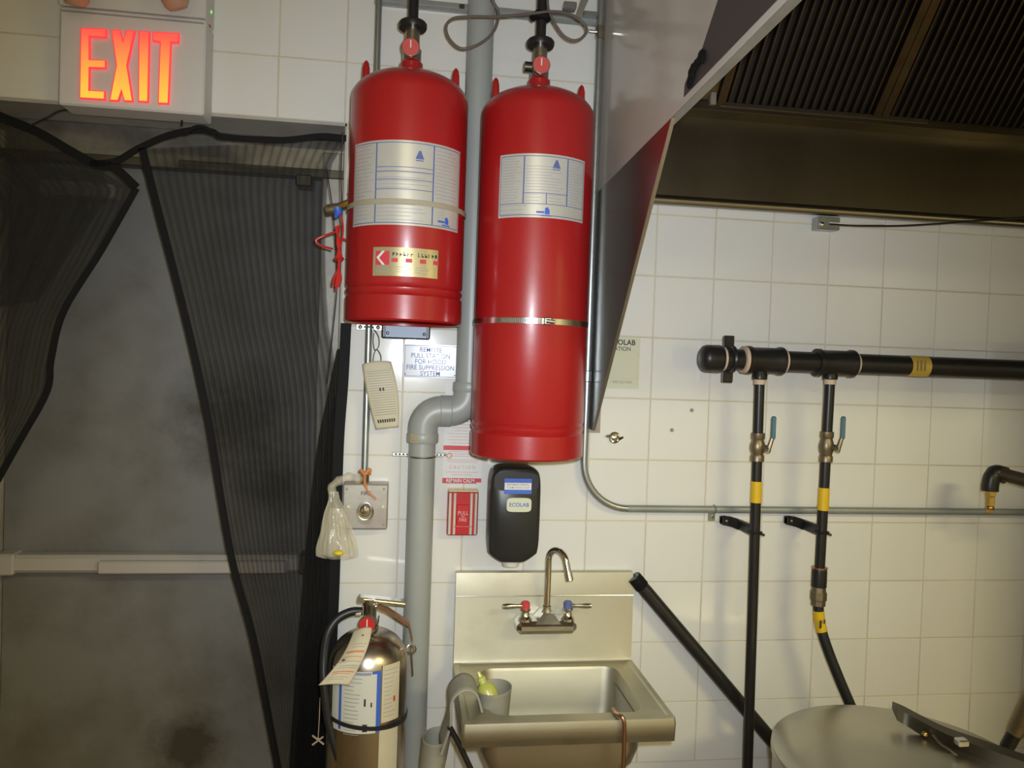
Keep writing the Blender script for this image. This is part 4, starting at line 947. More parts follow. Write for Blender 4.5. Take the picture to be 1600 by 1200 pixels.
# ---------------------------------------------------------------- pull box, tag, bag
BY = -.052
a = W(534, 827, BY); b2 = W(607, 757, BY)
t = thing('pull_box', ((a.x + b2.x) / 2, 0, a.z), 'weathered grey metal fire pull box with a round knob, below the conduit', 'pull box')
MB().bbox((a.x, BY, a.z), (b2.x, 0, b2.z), .003).build('box', 'box_metal', t)
kc = W(571, 797, BY); kw = (b2.x - a.x)
MB().prism([(kc.x + x, BY - .003, kc.z - .006 + z) for x, z in sup(28, .0185, .026, 3)], (0, .004, 0)).build('knob_plate', 'dull_chrome', t)
MB().lathe([(.015, 0), (.0165, -.004), (.0155, -.010), (.010, -.017), (0, -.020)], (kc.x, BY - .003, kc.z + .002), (0, 1, 0), 24).build('knob', 'chrome', t)
MB().torus((kc.x, BY - .004, kc.z - .004), .018, .0018, (0, 1, 0), 24, 6).build('knob_ring', 'brass', t)
for px in (544, 598): MB().ball(W(px, 792, BY), (.0058, .004, .0058), 12, 8).build('screw', 'paper_yellow', t)
for (px, py) in ((542, 764), (600, 764), (600, 820)): MB().ball(W(px, py, BY), (.003, .0015, .003), 8, 6).build('corner_screw', 'ink_grey', t)
zl = W(571, 771, BY).z; MB().text('FIRE', .013, planemap((kc.x, BY - .0006, zl)), 0, 0, .01).build('lettering', 'ink_black', t)
MB().quads([(a.x + .02, kc.z + .0005, b2.x - .02, kc.z + .002)], planemap((0, BY - .0005, 0))).build('plate_seam', 'ink_grey', t)
# orange tie on the conduit
c = W(570, 740, -.03)
t = thing('orange_tie', c, 'orange plastic tie knotted round the conduit above the pull box', 'tie')
MB().torus((xcl, CYY, c.z), .0125, .004, (0.15, 0.2, 1), 20, 8).build('loop', 'orange_tie', t)
mb = MB(); mb.tube(curve([W(563, 733, -.034), W(570, 741, -.038), W(577, 733, -.034), W(579, 738, -.034)], 4), .0038, 8)
mb.tube(curve([W(570, 741, -.037), W(570, 755, -.05), W(575, 768, -.058), W(588, 780, -.06)], 5), [.0036] * 8 + [.0024] * 8, 8); mb.build('tail', 'orange_tie', t)
# tag with wire
t = thing('inspection_tag', W(600, 672, -.04), 'cream paper inspection tag hanging on a wire from the conduit', 'tag')
def tagfn(u, v):
    px = 568 + (617 - 568) * u + (586 - 568) * (1 - v) ** .8; py = 572 + (668 - 572) * (1 - v) - 3 * u * (1 - v)
    px = (566 + 45 * u) * v + (587 + 36 * u) * (1 - v) + 6 * math.sin(math.pi * v) * (u - .3) * 1.2
    return W(px, 569 + 102 * (1 - v) - 4 * u + 3 * math.sin(u * math.pi) * (v > .9) * -1, -.035 - .012 * math.sin(v * 2.4) - .006 * math.sin(u * 2.5))
tg = MB().grid(tagfn, 10, 28).build('tag', 'paper_cream', t, 60, .0008)
mpq = lambda u, v: tagfn(u, v) + V((0, -.0009, 0))
k = MB().quads([(.10, .872 - i * .037, .9, .882 - i * .037) for i in range(19)], mpq, .1)
k.build('printed_lines', 'ink_grey', tg)
k = MB()
for i in range(8): k.add([mpq(.16 + i * .09, .14), mpq(.22 + i * .09, .14), mpq(.22 + i * .09, .09), mpq(.16 + i * .09, .09)], [(0, 1, 2, 3)])
for i in range(2): k.add([mpq(.42 + i * .10, .62), mpq(.48 + i * .10, .62), mpq(.48 + i * .10, .57), mpq(.42 + i * .10, .57)], [(0, 1, 2, 3)])
k.build('lettering', 'ink_black', tg)
MB().tube(curve([W(582, 512, -.02), W(591, 525, -.03), W(592, 540, -.035), W(586, 547, -.035), W(583, 535, -.03), W(584, 520, -.02)], 6), .0011, 6).build('wire', 'dull_chrome', t)
MB().tube(curve([W(588, 578, -.046), W(583, 562, -.04), W(588, 546, -.036), W(595, 556, -.04), W(594, 568, -.044), W(588, 578, -.047)], 6), .0011, 6).build('wire', 'dull_chrome', t)
# plastic bag
t = thing('plastic_bag', W(526, 870, -.09), 'clear crinkled plastic bag tied beside the pull box, something yellow in it', 'bag')
top = W(521, 768, -.085); bot = W(524, 872, -.10); rb_ = random.Random(4)
def bagfn(u, v):
    # v 0 top, 1 bottom
    prof = [(0, .010), (.12, .012), (.3, .024), (.6, .036), (.85, .045), (.97, .046), (1.0, .030)]
    for i in range(1, len(prof)):
        if v <= prof[i][0]: f = (v - prof[i - 1][0]) / (prof[i][0] - prof[i - 1][0]); r = prof[i - 1][1] + f * (prof[i][1] - prof[i - 1][1]); break
    th_ = 2 * math.pi * u; r *= 1 + .13 * math.sin(th_ * 7 + 3 * v) + .07 * math.sin(th_ * 13 - 6 * v) * (1 - .4 * v)
    c_ = top.lerp(bot, v); return c_ + V((r * math.cos(th_) * .93 + .006 * v, r * math.sin(th_) * .5, 0))
MB().grid(bagfn, 72, 26).build('film', 'bag_film', t, 70)
MB().tube(curve([W(563, 750, -.055), W(548, 745, -.075), W(532, 750, -.085), W(519, 760, -.088), W(520, 772, -.086)], 6), [.009, .011, .010, .009, .008, .009, .011, .012, .010, .009, .008, .009, .010, .012, .010, .009, .008, .009, .010, .010, .010, .010, .010, .010, .010], 10).build('twisted_neck', 'bag_film', t, 70)
c = W(529, 864, -.128); MB().ball(c, (.012, .008, .006), 12, 8).build('cap', 'yellow_plastic', t)
MB().grid(lambda u, v: (lambda p: p.lerp(V((bot.x + .002, bot.y, p.z)), .35))(bagfn(u, .25 + v * .7)), 40, 16).build('crumpled_lining', 'bag_film', t, 70)
# brass fitting and red tie next to the short tank
c = W(540, 322, -.12)
t = thing('brass_nozzle', c, 'brass hose fitting with blue tape, tied beside the short tank', 'fitting')
MB().tube([W(511, 328, -.10), W(524, 326, -.105), W(532, 323, -.11)], [.012, .012, .009], 14).build('plug', 'bronze', t)
MB().tube([W(530, 322, -.11), W(537, 321, -.115), W(547, 317, -.12)], [.007, .0095, .0095], 6).build('brass_nut', 'brass', t, 20)
MB().ball(W(547, 316, -.12), .0085, 12, 8).build('brass_tip', 'brass', t)
MB().tube([W(527, 325, -.109), W(529, 332, -.109), W(524, 340, -.106)], [.012, .010, .004], 12).build('tape', 'ink_blue_bright', t)
cw = MB(); cw.tube(curve([W(536, 206, -.06), W(533, 262, -.09), W(534, 322, -.112)], 5), .0014, 6)
cw = cw.build('wire', 'dull_chrome', t)
t = thing('red_cord', W(528, 454, -.10), 'bundle of shiny red cord tied up beside the short tank', 'cord')
mb = MB(); mb.tube(curve([W(533, 335, -.11), W(536, 360, -.11), W(530, 400, -.11), W(529, 420, -.11)], 5), .002, 8)
rr = random.Random(9)
for i in range(7):
    dx = rr.uniform(-4.5, 4.5); dy = rr.uniform(-4, 6)
    mb.tube(curve([W(527 + dx, 356 + dy, -.11 + rr.uniform(-.006, .006)), W(529 - dx * .6, 380, -.114), W(530 + dx * .9, 400, -.112), W(530 - dx * .3, 414, -.112), W(527 + dx * 1.5, 436 + dy, -.11), W(525 + dx * 1.6, 448 + dy, -.108)], 5), .0026, 8)
mb.build('bundle', 'red_string', t)
mb = MB(); mb.tube(curve([W(526, 362, -.11), W(510, 367, -.10), W(494, 375, -.10), W(500, 383, -.10), W(520, 389, -.108)], 6), .0024, 8); mb.tube(curve([W(534, 372, -.11), W(543, 377, -.11), W(546, 388, -.11), W(543, 402, -.11)], 6), .0022, 8); mb.build('loose_loop', 'red_string', t)
MB().torus(W(530, 404, -.112), .008, .003, (0, .3, 1), 16, 8).build('knot', 'red_string', t)
mb = MB(); mb.tube(curve([W(510, 262, -.045), W(520, 330, -.05), W(527, 430, -.07), W(520, 520, -.05), W(511, 600, -.045)], 6), .0012, 6)
tag(mb.build('hanging_wire', 'black_rubber'), 'thin dark wire hanging down past the red cord at the door jamb', 'wire')

# ---------------------------------------------------------------- extinguisher
EYY = -.165; xa, xb_ = W(511, 1080, EYY).x, W(637, 1080, EYY).x; ex = (xa + xb_) / 2; er = (xb_ - xa) / 2 * .985
zt_ = W(577, 978, EYY).z; zb_ = .38
t = thing('fire_extinguisher', (ex, EYY, zb_), 'stainless steel fire extinguisher with a hose and yellowed tag beside the drain pipe', 'fire extinguisher')
pr = [(0, 0), (er * .8, 0), (er * .97, .008), (er, .02), (er, zt_ - zb_ - .082)]
for k in range(1, 11):
    a = math.pi / 2 * k / 10; pr.append((er * (math.cos(a) * .86 + .14) if k < 10 else .02, zt_ - zb_ - .082 + .075 * math.sin(a)))
pr += [(.02, zt_ - zb_ + .004), (0, zt_ - zb_ + .004)]
MB().lathe(pr, (ex, EYY, zb_), seg=64).build('body', 'steel_ext', t, 30)
mp = cylmap(ex, EYY, er + .0007, 0); mq = cylmap(ex, EYY, er + .0012, 0)
zl1, zl0 = W(565, 1050, EYY - er).z, W(560, 1147, EYY - er).z
L = MB().grid(lambda u, v: mp(-.085 + .116 * u, zl0 + (zl1 - zl0) * v), 16, 1).build('label', 'label_white', t)
MB().quads([(.022, zl0, .031, zl1), (.012, zl1 - .006, .031, zl1), (-.062, zl0 + .004, -.055, zl1 - .02)], mq).build('blue_band', 'ink_blue_bright', L)
rr = random.Random(2); S_ = []
for i in range(15): S_.append((-.048, zl1 - .016 - i * .0085, -.048 + rr.uniform(.02, .040), zl1 - .0145 - i * .0085))
MB().quads(S_, mq).build('small_print', 'ink_grey', L)
MB().quads([(-.048, zl1 - .008, .010, zl1 - .002)], mq).build('heading', 'ink_blue_soft', L)
MB().quads([(-.004, zl0 + .058, .000, zl0 + .074), (.010, zl0 + .056, .013, zl0 + .066), (-.006, zl0 + .004, .004, zl0 + .02)], mq).build('pictogram', 'ink_black', L)
zr1, zr0 = W(600, 1042, EYY - er).z, W(600, 1132, EYY - er).z
L2 = MB().grid(lambda u, v: mp(.0335 + .045 * u, zr0 + (zr1 - zr0) * v), 12, 1).build('label', 'paper_cream', t)
S_ = [(.038, zr1 - .012 - i * .009, .038 + rr.uniform(.015, .034), zr1 - .0108 - i * .009) for i in range(12)]
MB().quads(S_, mq).build('small_print', 'ink_grey', L2); MB().quads([(.062, zr0 + .04, .067, zr0 + .052)], mq).build('red_mark', 'ink_red', L2)
L3 = MB().grid(lambda u, v: mp(.0300 + .048 * u, zr0 - .125 + .115 * v), 12, 1).build('label', 'paper_cream', t)
zs_ = (zr0 - .005)
MB().lathe([(er + .0008, -.0045), (er + .003, -.004), (er + .003, .004), (er + .0008, .0045)], (ex, EYY, zs_ - .002), (0.10, 0, 1), 48).build('band', 'black_rubber', t)
# valve head
vz = zt_
MB().lathe([(.018, 0), (.017, .012), (.014, .016), (.014, .045), (.016, .048), (.016, .062), (0, .062)], (ex, EYY, vz), seg=20).build('valve', 'dull_chrome', t)
gc = V((ex - .004, EYY - .034, vz + .018)); go = MB().lathe([(0, 0), (.0175, 0), (.0185, -.003), (.0185, -.010), (.017, -.0115), (0, -.0115)], gc, (0, 1, 0), 28)
go = go.build('gauge', 'dull_chrome', t); MB().lathe([(0, -.0120), (.0165, -.0120)], gc, (0, 1, 0), 28).build('gauge_face', 'red_plastic', go)
MB().box(gc + V((-.001, -.0135, -.004)), gc + V((.001, -.0125, .012))).build('needle', 'paper', go)
MB().cyl(gc + V((0, -.002, 0)), (ex, EYY, vz + .02), .006, 10).build('gauge_stem', 'dull_chrome', go)
h0, h1 = W(562, 935, EYY), W(634, 940, EYY)
hb = MB(); hb.prism([h0 + V((0, -.011, -.006)), h1 + V((0, -.011, -.006)), h1 + V((.002, -.011, .003)), h0 + V((0, -.011, .006))], (0, .022, 0)); hb.tube([h0 + V((.002, -.013, 0)), h0 + V((.002, .013, 0))], .0065, 12); hb.build('carry_handle', 'dull_chrome', t)
MB().tube([h0 + V((.01, -.0115, .001)), h1 + V((-.002, -.0115, -.002))], .0022, 8).build('handle_edge', 'brass', t)
mb = MB(); pts = [W(585, 944, EYY - .004), W(605, 952, EYY - .008), W(640, 975, EYY - .010), W(645, 1000, EYY - .010)]
vs = []; fs = []
for i, p in enumerate(pts):
    for (dy, dz) in ((-.009, .004), (.009, .004), (.009, -.005), (-.009, -.005)): vs.append(p + V((.0, dy, dz)))
for i in range(3):
    for k in range(4): fs.append((i * 4 + k, i * 4 + (k + 1) % 4, i * 4 + 4 + (k + 1) % 4, i * 4 + 4 + k))
fs += [(0, 1, 2, 3), (12, 13, 14, 15)]; mb.add(vs, fs).build('squeeze_lever', 'copper', t)
MB().ball(W(587, 947, EYY - .012), .006, 12, 8).build('pin', 'chrome', t)
c = W(643, 1014, EYY - .01); mb = MB(); mb.torus(c, .010, .0016, (0.3, 1, 0), 20, 6); mb.torus(c + V((.002, -.003, .002)), .008, .0013, (0.9, .4, 0), 20, 6); mb.build('pin_ring', 'chrome', t)
MB().tube([c + V((0, 0, -.008)), W(645, 1056, EYY - .01)], .0016, 6).build('seal_tail', 'copper', t)
# hose
MB().tube(curve([W(566, 955, EYY), W(548, 956, EYY - .004), W(527, 967, EYY - .01), W(512, 990, EYY - .02), W(506, 1030, EYY - .03), W(507, 1075, EYY - .045), W(514, 1130, EYY - .05), W(528, 1180, EYY - .055), W(545, 1240, EYY - .06)], 7), .0092, 14).build('hose', 'black_rubber', t)
MB().tube([W(553, 955, EYY - .003), W(564, 956, EYY - .001)], .0088, 12).build('ferrule', 'paper_yellow', t)
# wall hook behind, out of sight
MB().bbox((ex - .012, EYY + er - .004, zt_ - .14), (ex + .012, 0, zt_ - .11), .002).build('wall_hook', 'dark_steel', t)
# its service tag
t = thing('service_tag', W(510, 1070, EYY - er), 'yellowed paper service tag with red print tied to the fire extinguisher', 'tag')
def stag(u, v):
    # v 0 at the string, 1 at the free end
    ax, ay = 575 - 40 * 0 + (497 - 556) * v * 1.0, 984 + 84 * v
    l = (553 + (496 - 553) * v + 8 * math.sin(v * 3.0), 985 + 86 * v); r_ = (581 + (545 - 581) * v ** 1.6, 980 + 91 * v)
    return W(l[0] + (r_[0] - l[0]) * u, l[1] + (r_[1] - l[1]) * u - 2 * math.sin(u * 3.1), EYY - er * (.35 + .75 * min(1, v * 1.6)) - .012 + .006 * math.sin(u * 3) * -1 - .004 * math.sin(v * 7))
tg = MB().grid(stag, 16, 32).build('tag', 'paper_cream', t, 60, .0008)
sm = lambda u, v: stag(u, v) + V((0, -.0014, 0))
k = MB().quads([(u0, v, u1, v + hgt) for (v, u0, u1, hgt) in ((.40, .12, .92, .035), (.50, .1, .9, .012), (.76, .12, .9, .02), (.80, .12, .8, .012))], sm, .08)
k.build('red_print', 'ink_orange', tg)
k = MB().quads([(u0, v, u1, v + .009) for (v, u0, u1) in ((.28, .3, .9), (.33, .3, .85), (.585, .05, 1.0), (.66, .2, .9), (.70, .2, .9), (.86, .1, .8), (.9, .1, .7))], sm, .08)
k.build('small_print', 'ink_grey', tg)
MB().ball(sm(.22, .56), (.004, .001, .003), 10, 6).build('punch_mark', 'ink_black', tg); MB().ball(sm(.6, .14), (.0025, .001, .003), 10, 6).build('eyelet', 'bronze', tg)
MB().tube(curve([stag(.6, .14), W(580, 985, EYY - .03), W(590, 975, EYY - .03), W(592, 962, EYY - .012)], 5), .0014, 6).build('string', 'black_rubber', t)
c = W(497, 1155, -.07)
mb = MB(); mb.tube([W(488, 1149, -.07), W(506, 1163, -.07)], .0022, 6); mb.tube([W(488, 1164, -.07), W(505, 1151, -.07)], .0022, 6); mb.ball(c, .004, 8, 6); mb.tube(curve([W(500, 1090, -.05), W(499, 1120, -.06), W(497, 1155, -.07)], 4), .0010, 6)
tag(mb.build('twist_tie', 'thread_tape'), 'tan twist tie knotted on the black curtain left of the extinguisher', 'tie')

# ---------------------------------------------------------------- sink
SX0, SX1, SZ = -0.478, -0.036, 0.858; SYF = -0.356
t = thing('hand_sink', ((SX0 + SX1) / 2, 0, SZ - .16), 'small stainless wall-hung hand sink with a backsplash', 'sink')
zk = W(850, 930, -.03).z; ztp = W(850, 891, -.004).z
bs = MB(); prof = [(-.004, ztp), (-.026, ztp), (-.034, zk), (-.036, SZ + .012), (-.040, SZ), (-.004, SZ)]
bs.prism([(SX0, y, z) for y, z in prof], (SX1 - SX0, 0, 0)); bs.build('backsplash', 'steel_sink', t, 20)
MB().tube([(SX0, -.0345, zk), (SX1, -.0345, zk)], .0016, 8).build('splash_crease', 'steel_bright', t)
MB().tube([(SX0 + .002, -.041, SZ + .002), (SX1 - .002, -.041, SZ + .002)], .0022, 8).build('splash_foot', 'steel', t)
bx0, bx1, by0, by1, bd = SX0 + .058, SX1 - .050, -.068, SYF + .040, .135
def rr_ring(x0, x1, y0, y1, r, z, n=6):
    out = []
    for (cx_, cy_2, a0) in ((x1 - r, y0 - r, 0), (x0 + r, y0 - r, math.pi / 2), (x0 + r, y1 + r, math.pi), (x1 - r, y1 + r, 1.5 * math.pi)):
        for k in range(n + 1):
            a = a0 + math.pi / 2 * k / n; out.append(V((cx_ + r * math.cos(a), cy_2 + r * math.sin(a), z)))
    return out
def loft(mb, rings, cap=True):
    n = len(rings[0]); b0 = len(mb.v)
    for r_ in rings: mb.v += r_
    for i in range(len(rings) - 1):
        for k in range(n): mb.f.append((b0 + i * n + k, b0 + i * n + (k + 1) % n, b0 + (i + 1) * n + (k + 1) % n, b0 + (i + 1) * n + k))
    if cap: mb.f.append(tuple(b0 + (len(rings) - 1) * n + k for k in range(n)))
    return mb
# deck: flat rim ring from outer edge to bowl edge, then rolled apron
outer = rr_ring(SX0, SX1, -.036, SYF, .004, SZ); inner = rr_ring(bx0, bx1, by0, by1, .035, SZ)
dk = MB(); loft(dk, [rr_ring(SX0, SX1, -.034, SYF, .004, SZ - .044), rr_ring(SX0 - .001, SX1 + .001, -.034, SYF - .002, .006, SZ - .008), rr_ring(SX0, SX1, -.036, SYF, .006, SZ + .003), rr_ring(SX0 + .010, SX1 - .010, -.042, SYF + .010, .008, SZ + .003), rr_ring(SX0 + .014, SX1 - .014, -.046, SYF + .014, .01, SZ), inner,
                rr_ring(bx0 + .003, bx1 - .003, by0 - .003, by1 + .003, .033, SZ - .006), rr_ring(bx0 + .006, bx1 - .006, by0 - .006, by1 + .006, .033, SZ - .09), rr_ring(bx0 + .016, bx1 - .016, by0 - .016, by1 + .016, .03, SZ - bd + .012), rr_ring(bx0 + .04, bx1 - .04, by0 - .04, by1 + .04, .025, SZ - bd)])
dk.build('basin', 'steel_sink', t, 30, .0015)
MB().lathe([(0, .0005), (.018, .0008), (.026, .0012), (.028, .0)], ((bx0 + bx1) / 2, (by0 + by1) / 2, SZ - bd), seg=28).build('drain', 'dull_chrome', t)
ub = MB(); ux0, ux1 = W(752, 1165, SYF + .04).x, W(1003, 1165, SYF + .04).x
loft(ub, [rr_ring(ux0, ux1, by0 + .004, by1 - .004, .036, SZ - .03), rr_ring(ux0, ux1, by0 + .004, by1 - .004, .036, SZ - .085), rr_ring(ux0 + .018, ux1 - .018, by0 - .012, by1 + .012, .034, SZ - bd + .004), rr_ring(ux0 + .05, ux1 - .05, by0 - .03, by1 + .03, .03, SZ - bd - .006)]); ub.build('bowl_underside', 'steel', t, 40)
MB().cyl(((bx0 + bx1) / 2, (by0 + by1) / 2, SZ - bd - .006), ((bx0 + bx1) / 2, (by0 + by1) / 2, .45), .022, 20).build('tailpiece', 'black_iron', t)
MB().tube(curve([((bx0 + bx1) / 2, (by0 + by1) / 2, .46), ((bx0 + bx1) / 2, (by0 + by1) / 2, .40), ((bx0 + bx1) / 2 + .03, (by0 + by1) / 2 + .05, .37), ((bx0 + bx1) / 2 + .03, -.08, .42), ((bx0 + bx1) / 2 + .03, 0, .44)], 6), .020, 16).build('trap', 'black_iron', t)
MB().cyl(((bx0 + bx1) / 2 - .06, by0 - .12, SZ - bd - .004), ((bx0 + bx1) / 2 - .06, by0 - .12, SZ - bd - .06), .009, 12).build('overflow_stub', 'copper', t)
for x in (SX0 + .03, SX1 - .03): MB().prism([(x, -.002, SZ - .20), (x, -.03, SZ - .20), (x, -.30, SZ - .05), (x, -.30, SZ - .042), (x, -.002, SZ - .042)], (.003, 0, 0)).build('bracket', 'steel', t)
# black strap under the corner
tag(MB().tube([W(702, 1135, -.30), W(716, 1160, -.30), W(742, 1215, -.29)], .006, 8).build('brace_strap', 'black_rubber'), 'black diagonal strap hanging below the sink front corner, behind the caddy cup', 'strap')
# hook rod over the rim at the right
mb = MB(); mb.tube(curve([W(958, 1108, -.31), W(962, 1114, -.33), W(969, 1118, -.358), W(974, 1124, -.366), W(975.5, 1140, -.368), W(974, 1200, -.368), W(972, 1260, -.366)], 6), .0044, 10)
tag(mb.build('lever_rod', 'copper'), 'bent brownish metal rod hooked over the sink front rim', 'rod')
# faucet
FY = -.036; zf = W(850, 985, -.06).z
t = thing('faucet', (W(850, 980, -.05).x, FY, zf), 'chrome gooseneck faucet with red and blue wing handles on the backsplash', 'faucet')
x0, x1 = W(803, 975, -.07).x, W(898, 975, -.07).x; xm = W(855, 960, -.07).x; zb0 = W(850, 990, -.09).z; zb1 = W(850, 968, -.09).z
mb = MB(); mb.bbox((x0 + .004, -.100, zb0), (x1, -.036, zb1 - .004), .010)
mb.build('body', 'steel_bright', t)
mb = MB(); zt3 = W(850, 966, -.08).z
q = [(xm - .040, -.101, zb0 + .016), (xm + .036, -.101, zb0 + .016), (xm + .012, -.082, zt3 + .012), (xm - .012, -.082, zt3 + .012)]
mb.add(q + [(p[0], -.04, p[2]) for p in q], [(0, 1, 2, 3), (0, 4, 5, 1), (1, 5, 6, 2), (2, 6, 7, 3), (3, 7, 4, 0), (4, 7, 6, 5)]); mb.build('bridge', 'steel_bright', t)
for (px, hc, s) in ((820, 'ink_red', -1), (886, 'ink_blue', 1)):
    xv = W(px, 968, -.075).x; zv = zb1 - .006
    vo = MB().lathe([(.017, 0), (.0165, .006), (.011, .012), (.0095, .022), (.013, .026), (.013, .030), (0, .031)], (xv, -.078, zv), seg=20).build('valve_stem', 'chrome', t)
    MB().lathe([(.0, .046), (.008, .046), (.0105, .043), (.0105, .030), (.008, .028)], (xv, -.078, zv), seg=20).build('index_cap', hc, vo)
    MB().tube([(xv + s * .006, -.078, zv + .036), (xv + s * .022, -.080, zv + .036), (xv + s * .045, -.084, zv + .037), (xv + s * .056, -.085, zv + .037)], [.0058, .0048, .0072, .0055], 12).build('wing_handle', 'chrome', vo)
yv = -.068
MB().lathe([(.013, 0), (.0125, .016), (.0095, .022), (.0095, .03)], (xm - .001, yv, zt3 - .004), seg=20).build('spout_collar', 'chrome', t)
sp_ = [V((xm - .001, yv, zt3 + .01)), V((xm - .001, yv, zt3 + .05))]
ztop = W(863, 862, yv - .04).z; rg = .030; xg = xm
zsp = ztop - .030
dirx = V((.55, -.83, 0)).normalized(); 
for k in range(13):
    a = math.pi * .93 * k / 12; c0 = V((xm - .001, yv, zsp)) + dirx * rg; sp_.append(c0 + V((0, 0, rg * math.sin(a))) - dirx * (rg * math.cos(a)))
endp = sp_[-1] + (sp_[-1] - sp_[-2]).normalized() * .022; sp_.append(endp)
MB().tube(sp_, .0078, 16).build('spout', 'chrome', t)
MB().tube([endp, endp + (endp - sp_[-2]).normalized() * .020], .0092, 16).build('aerator', 'steel_bright', t)
# sponge caddy straddling the sink edge
t = thing('sink_caddy', W(735, 1090, -.25), 'grey double-cup rubber caddy draped over the left sink rim', 'caddy')
cyA = -.255; xr = SX0 + .012
def cup(c, rx, ry, h, tilt, name='cup'):
    rings = []
    for (k, dz) in ((.80, -h), (.86, -h * .98), (1.0, 0), (1.03, .002), (1.03, .006), (.97, .006), (.94, 0), (.80, -h + .004), (.01, -h + .004)):
        rings.append([V((c.x + rx * k * math.cos(a_) + tilt * dz, c.y + ry * k * math.sin(a_), c.z + dz + .10 * rx * k * math.cos(a_) * (1 if tilt >= 0 else -1))) for a_ in [2 * math.pi * i / 28 for i in range(28)]])
    mb = MB(); b0 = len(mb.v)
    for r_ in rings: mb.v += r_
    n = 28
    for i in range(len(rings) - 1):
        for k in range(n): mb.f.append((i * n + k, i * n + (k + 1) % n, (i + 1) * n + (k + 1) % n, (i + 1) * n + k))
    mb.f.append(tuple(range(n)))
    return mb.build(name, 'caddy', t, 40)
ca = W(772, 1078, -.25); cup(ca, .037, .042, .085, 0.0)
cb_ = W(682, 1154, -.25); cup(cb_, .030, .040, .10, .12)
# saddle joining the cups: arch over the rim
sd = []
arch = [V((cb_.x + .008, 0, cb_.z + .004)), V((W(702, 1110, cyA).x, 0, W(702, 1110, cyA).z)), V((W(703, 1078, cyA).x, 0, W(703, 1078, cyA).z)), V((W(712, 1060, cyA).x, 0, W(712, 1062, cyA).z)), V((W(727, 1054, cyA).x, 0, W(727, 1055, cyA).z)), V((W(742, 1062, cyA).x, 0, W(742, 1063, cyA).z)), V((ca.x - .030, 0, ca.z - .012))]
ap = curve(arch, 5); n = len(ap)
mb = MB().grid(lambda u, v: V((ap[round(u * (n - 1))].x, cyA + .038 - .085 * v, ap[round(u * (n - 1))].z - .012)), n - 1, 6)
mb.build('saddle', 'caddy', t, 60, .004)
MB().tube([V((p.x, cyA - .047, p.z - .012)) for p in ap], .0028, 8).build('saddle_rim', 'caddy', t)
t = thing('soap_bottle', W(756, 1080, -.24), 'yellow green soap bottle tilted in the sink caddy cup', 'bottle')
b0 = W(766, 1092, -.25); b1 = W(748, 1052, -.235); ax = (b1 - b0).normalized(); Lb = (b1 - b0).length
MB().lathe([(0, -.03), (.018, -.03), (.021, -.02), (.021, Lb * .35), (.017, Lb * .5), (.009, Lb * .62), (.008, Lb * .7)], b0, ax, 20).build('bottle', 'soap_yellow', t)
MB().lathe([(.0095, Lb * .68), (.0095, Lb * .82), (.006, Lb * .86), (.0045, Lb * 1.05), (0, Lb * 1.07)], b0, ax, 16).build('cap', 'soap_yellow', t)

# ---------------------------------------------------------------- kettle at the lower right
KY = -.50; kc = W(1412, 1194, KY); kr = (W(1412, 1194, KY).x - W(1222, 1194, KY).x) * .96; kz = kc.z
t = thing('stock_kettle', (kc.x, KY, 0), 'large stainless kettle with a flat lid and dark hinged handle, cut off by the frame', 'kettle')
MB().lathe([(0, .30), (kr * .8, .30), (kr * .97, .34), (kr, .40), (kr, kz - .012), (kr + .004, kz - .008), (kr + .004, kz - .002), (kr - .002, kz)], (kc.x, KY, 0), seg=64).build('body', 'kettle_steel', t, 30)
ld = MB().lathe([(kr + .002, kz), (kr + .003, kz + .006), (kr - .004, kz + .011), (kr * .85, kz + .018), (kr * .55, kz + .027), (kr * .2, kz + .031), (0, kz + .031)], (kc.x, KY, 0), seg=64).build('lid', 'kettle_steel', t, 40)
for k in range(3):
    a = 2.1 * k + .4; x, y = kc.x + kr * .75 * math.cos(a), KY + kr * .75 * math.sin(a); MB().cyl((x, y, 0), (x, y, .33), .02, 14).build('leg', 'steel', t)
hp = [W(1398, 1110, KY + .10), W(1415, 1117, KY + .09), W(1445, 1133, KY + .06), W(1480, 1150, KY + .02), W(1530, 1168, KY - .03), W(1610, 1196, KY - .09), W(1700, 1226, KY - .14)]
cv = curve(hp, 5); vs = []; fs = []
for i, p in enumerate(cv):
    f = i / (len(cv) - 1); h_ = .008 + .022 * f
    for (dy, dz) in ((-.016, -h_ - .006), (.016, -.004), (.016, .012), (-.016, .008)): vs.append(p + V((dy * .3, dy, dz)))
for i in range(len(cv) - 1):
    for k in range(4): fs.append((i * 4 + k, i * 4 + (k + 1) % 4, i * 4 + 4 + (k + 1) % 4, i * 4 + 4 + k))
n = len(cv); fs += [(0, 1, 2, 3), tuple(4 * n - 4 + k for k in range(4))]
hd = MB().add(vs, fs).build('hinge_arm', 'dark_steel', t)
c = W(1445, 1147, KY + .04); MB().ball(c, (.006, .006, .006), 10, 8).build('rivet', 'brass', hd)
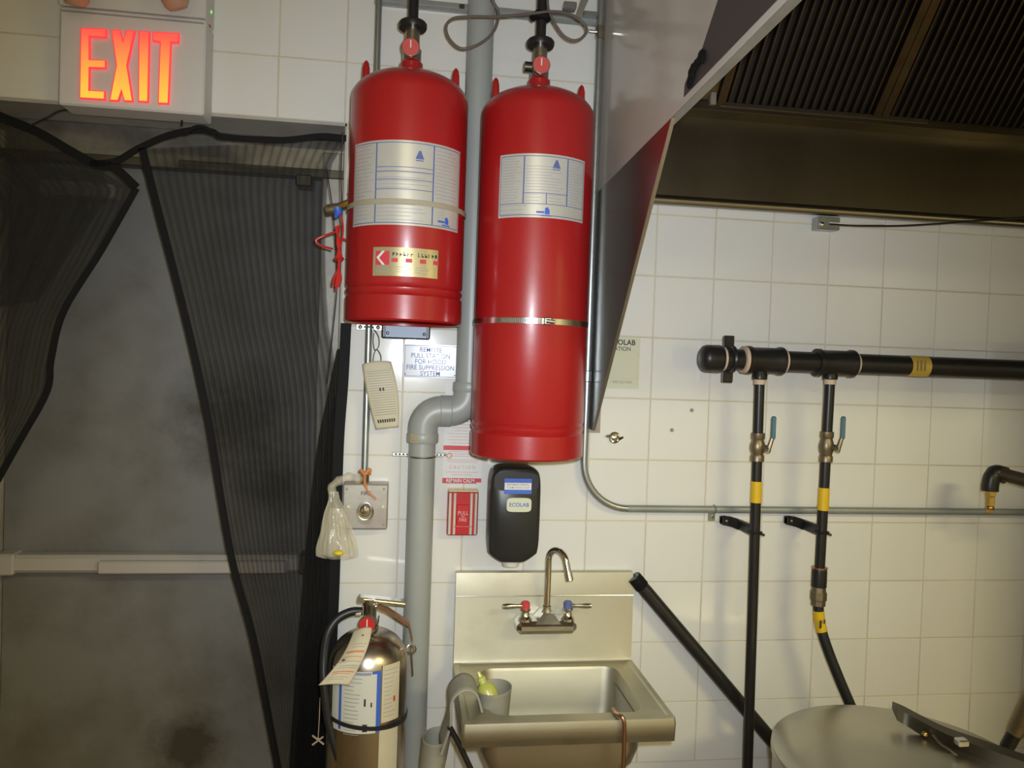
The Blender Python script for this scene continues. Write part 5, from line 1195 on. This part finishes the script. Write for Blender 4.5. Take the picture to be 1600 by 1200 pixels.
c = W(1500, 1158, KY - .02); MB().bbox(c + V((-.010, -.012, -.007)), c + V((.012, .006, .006)), .002).build('latch', 'steel_bright', hd)
MB().tube(curve([W(1458, 1148, KY + .02), W(1470, 1162, KY), W(1488, 1175, KY - .02), W(1520, 1205, KY - .05)], 5), .0028, 8).build('spring_rod', 'dull_chrome', hd)
t = thing('supply_hose', W(1580, 1170, -.3), 'dark hose end with a brown fitting at the right edge, behind the kettle', 'hose')
MB().tube([W(1622, 1070, -.34), W(1600, 1115, -.32), W(1585, 1146, -.31)], [.020, .020, .018], 16).build('fitting', 'bronze', t)
MB().tube([W(1587, 1142, -.31), W(1574, 1166, -.30), W(1560, 1215, -.28)], [.0155, .0150, .0150], 16).build('hose', 'black_rubber', t)

# ---------------------------------------------------------------- tall oven shape under the hood, added out of view to shade the right wall strip
ox0, ox1, oy0, oy1, oz = 1.075, 1.86, -.15, -.58, 1.70
t = thing('light_blocker', ((ox0 + ox1) / 2, (oy0 + oy1) / 2, 0), 'tall stainless oven shape added out of view under the hood to shade the wall', 'blocker')
MB().bbox((ox0, oy1 + .03, .12), (ox1, oy0, oz), .006).build('body', 'steel', t)
do = MB().bbox((ox0 + .02, oy1, .30), (ox1 - .16, oy1 + .028, oz - .06), .006).build('door', 'steel', t)
MB().bbox((ox0 + .09, oy1 - .003, .50), (ox1 - .23, oy1 + .002, oz - .2), .002).build('window', 'filter_dark', do)
MB().tube([(ox0 + .05, oy1 - .035, .7), (ox0 + .05, oy1 - .035, 1.3)], .012, 12).build('handle', 'black_plastic', do)
for zz_ in (.72, 1.28): MB().cyl((ox0 + .05, oy1 - .035, zz_), (ox0 + .05, oy1 + .004, zz_), .009, 10).build('handle_post', 'black_plastic', do)
MB().bbox((ox1 - .15, oy1, .30), (ox1 - .01, oy1 + .028, oz - .06), .004).build('control_panel', 'black_plastic', t)
for (x, y) in ((ox0 + .05, oy0 - .05), (ox1 - .05, oy0 - .05), (ox0 + .05, oy1 + .08), (ox1 - .05, oy1 + .08)): MB().cyl((x, y, 0), (x, y, .125), .022, 14).build('leg', 'steel', t)
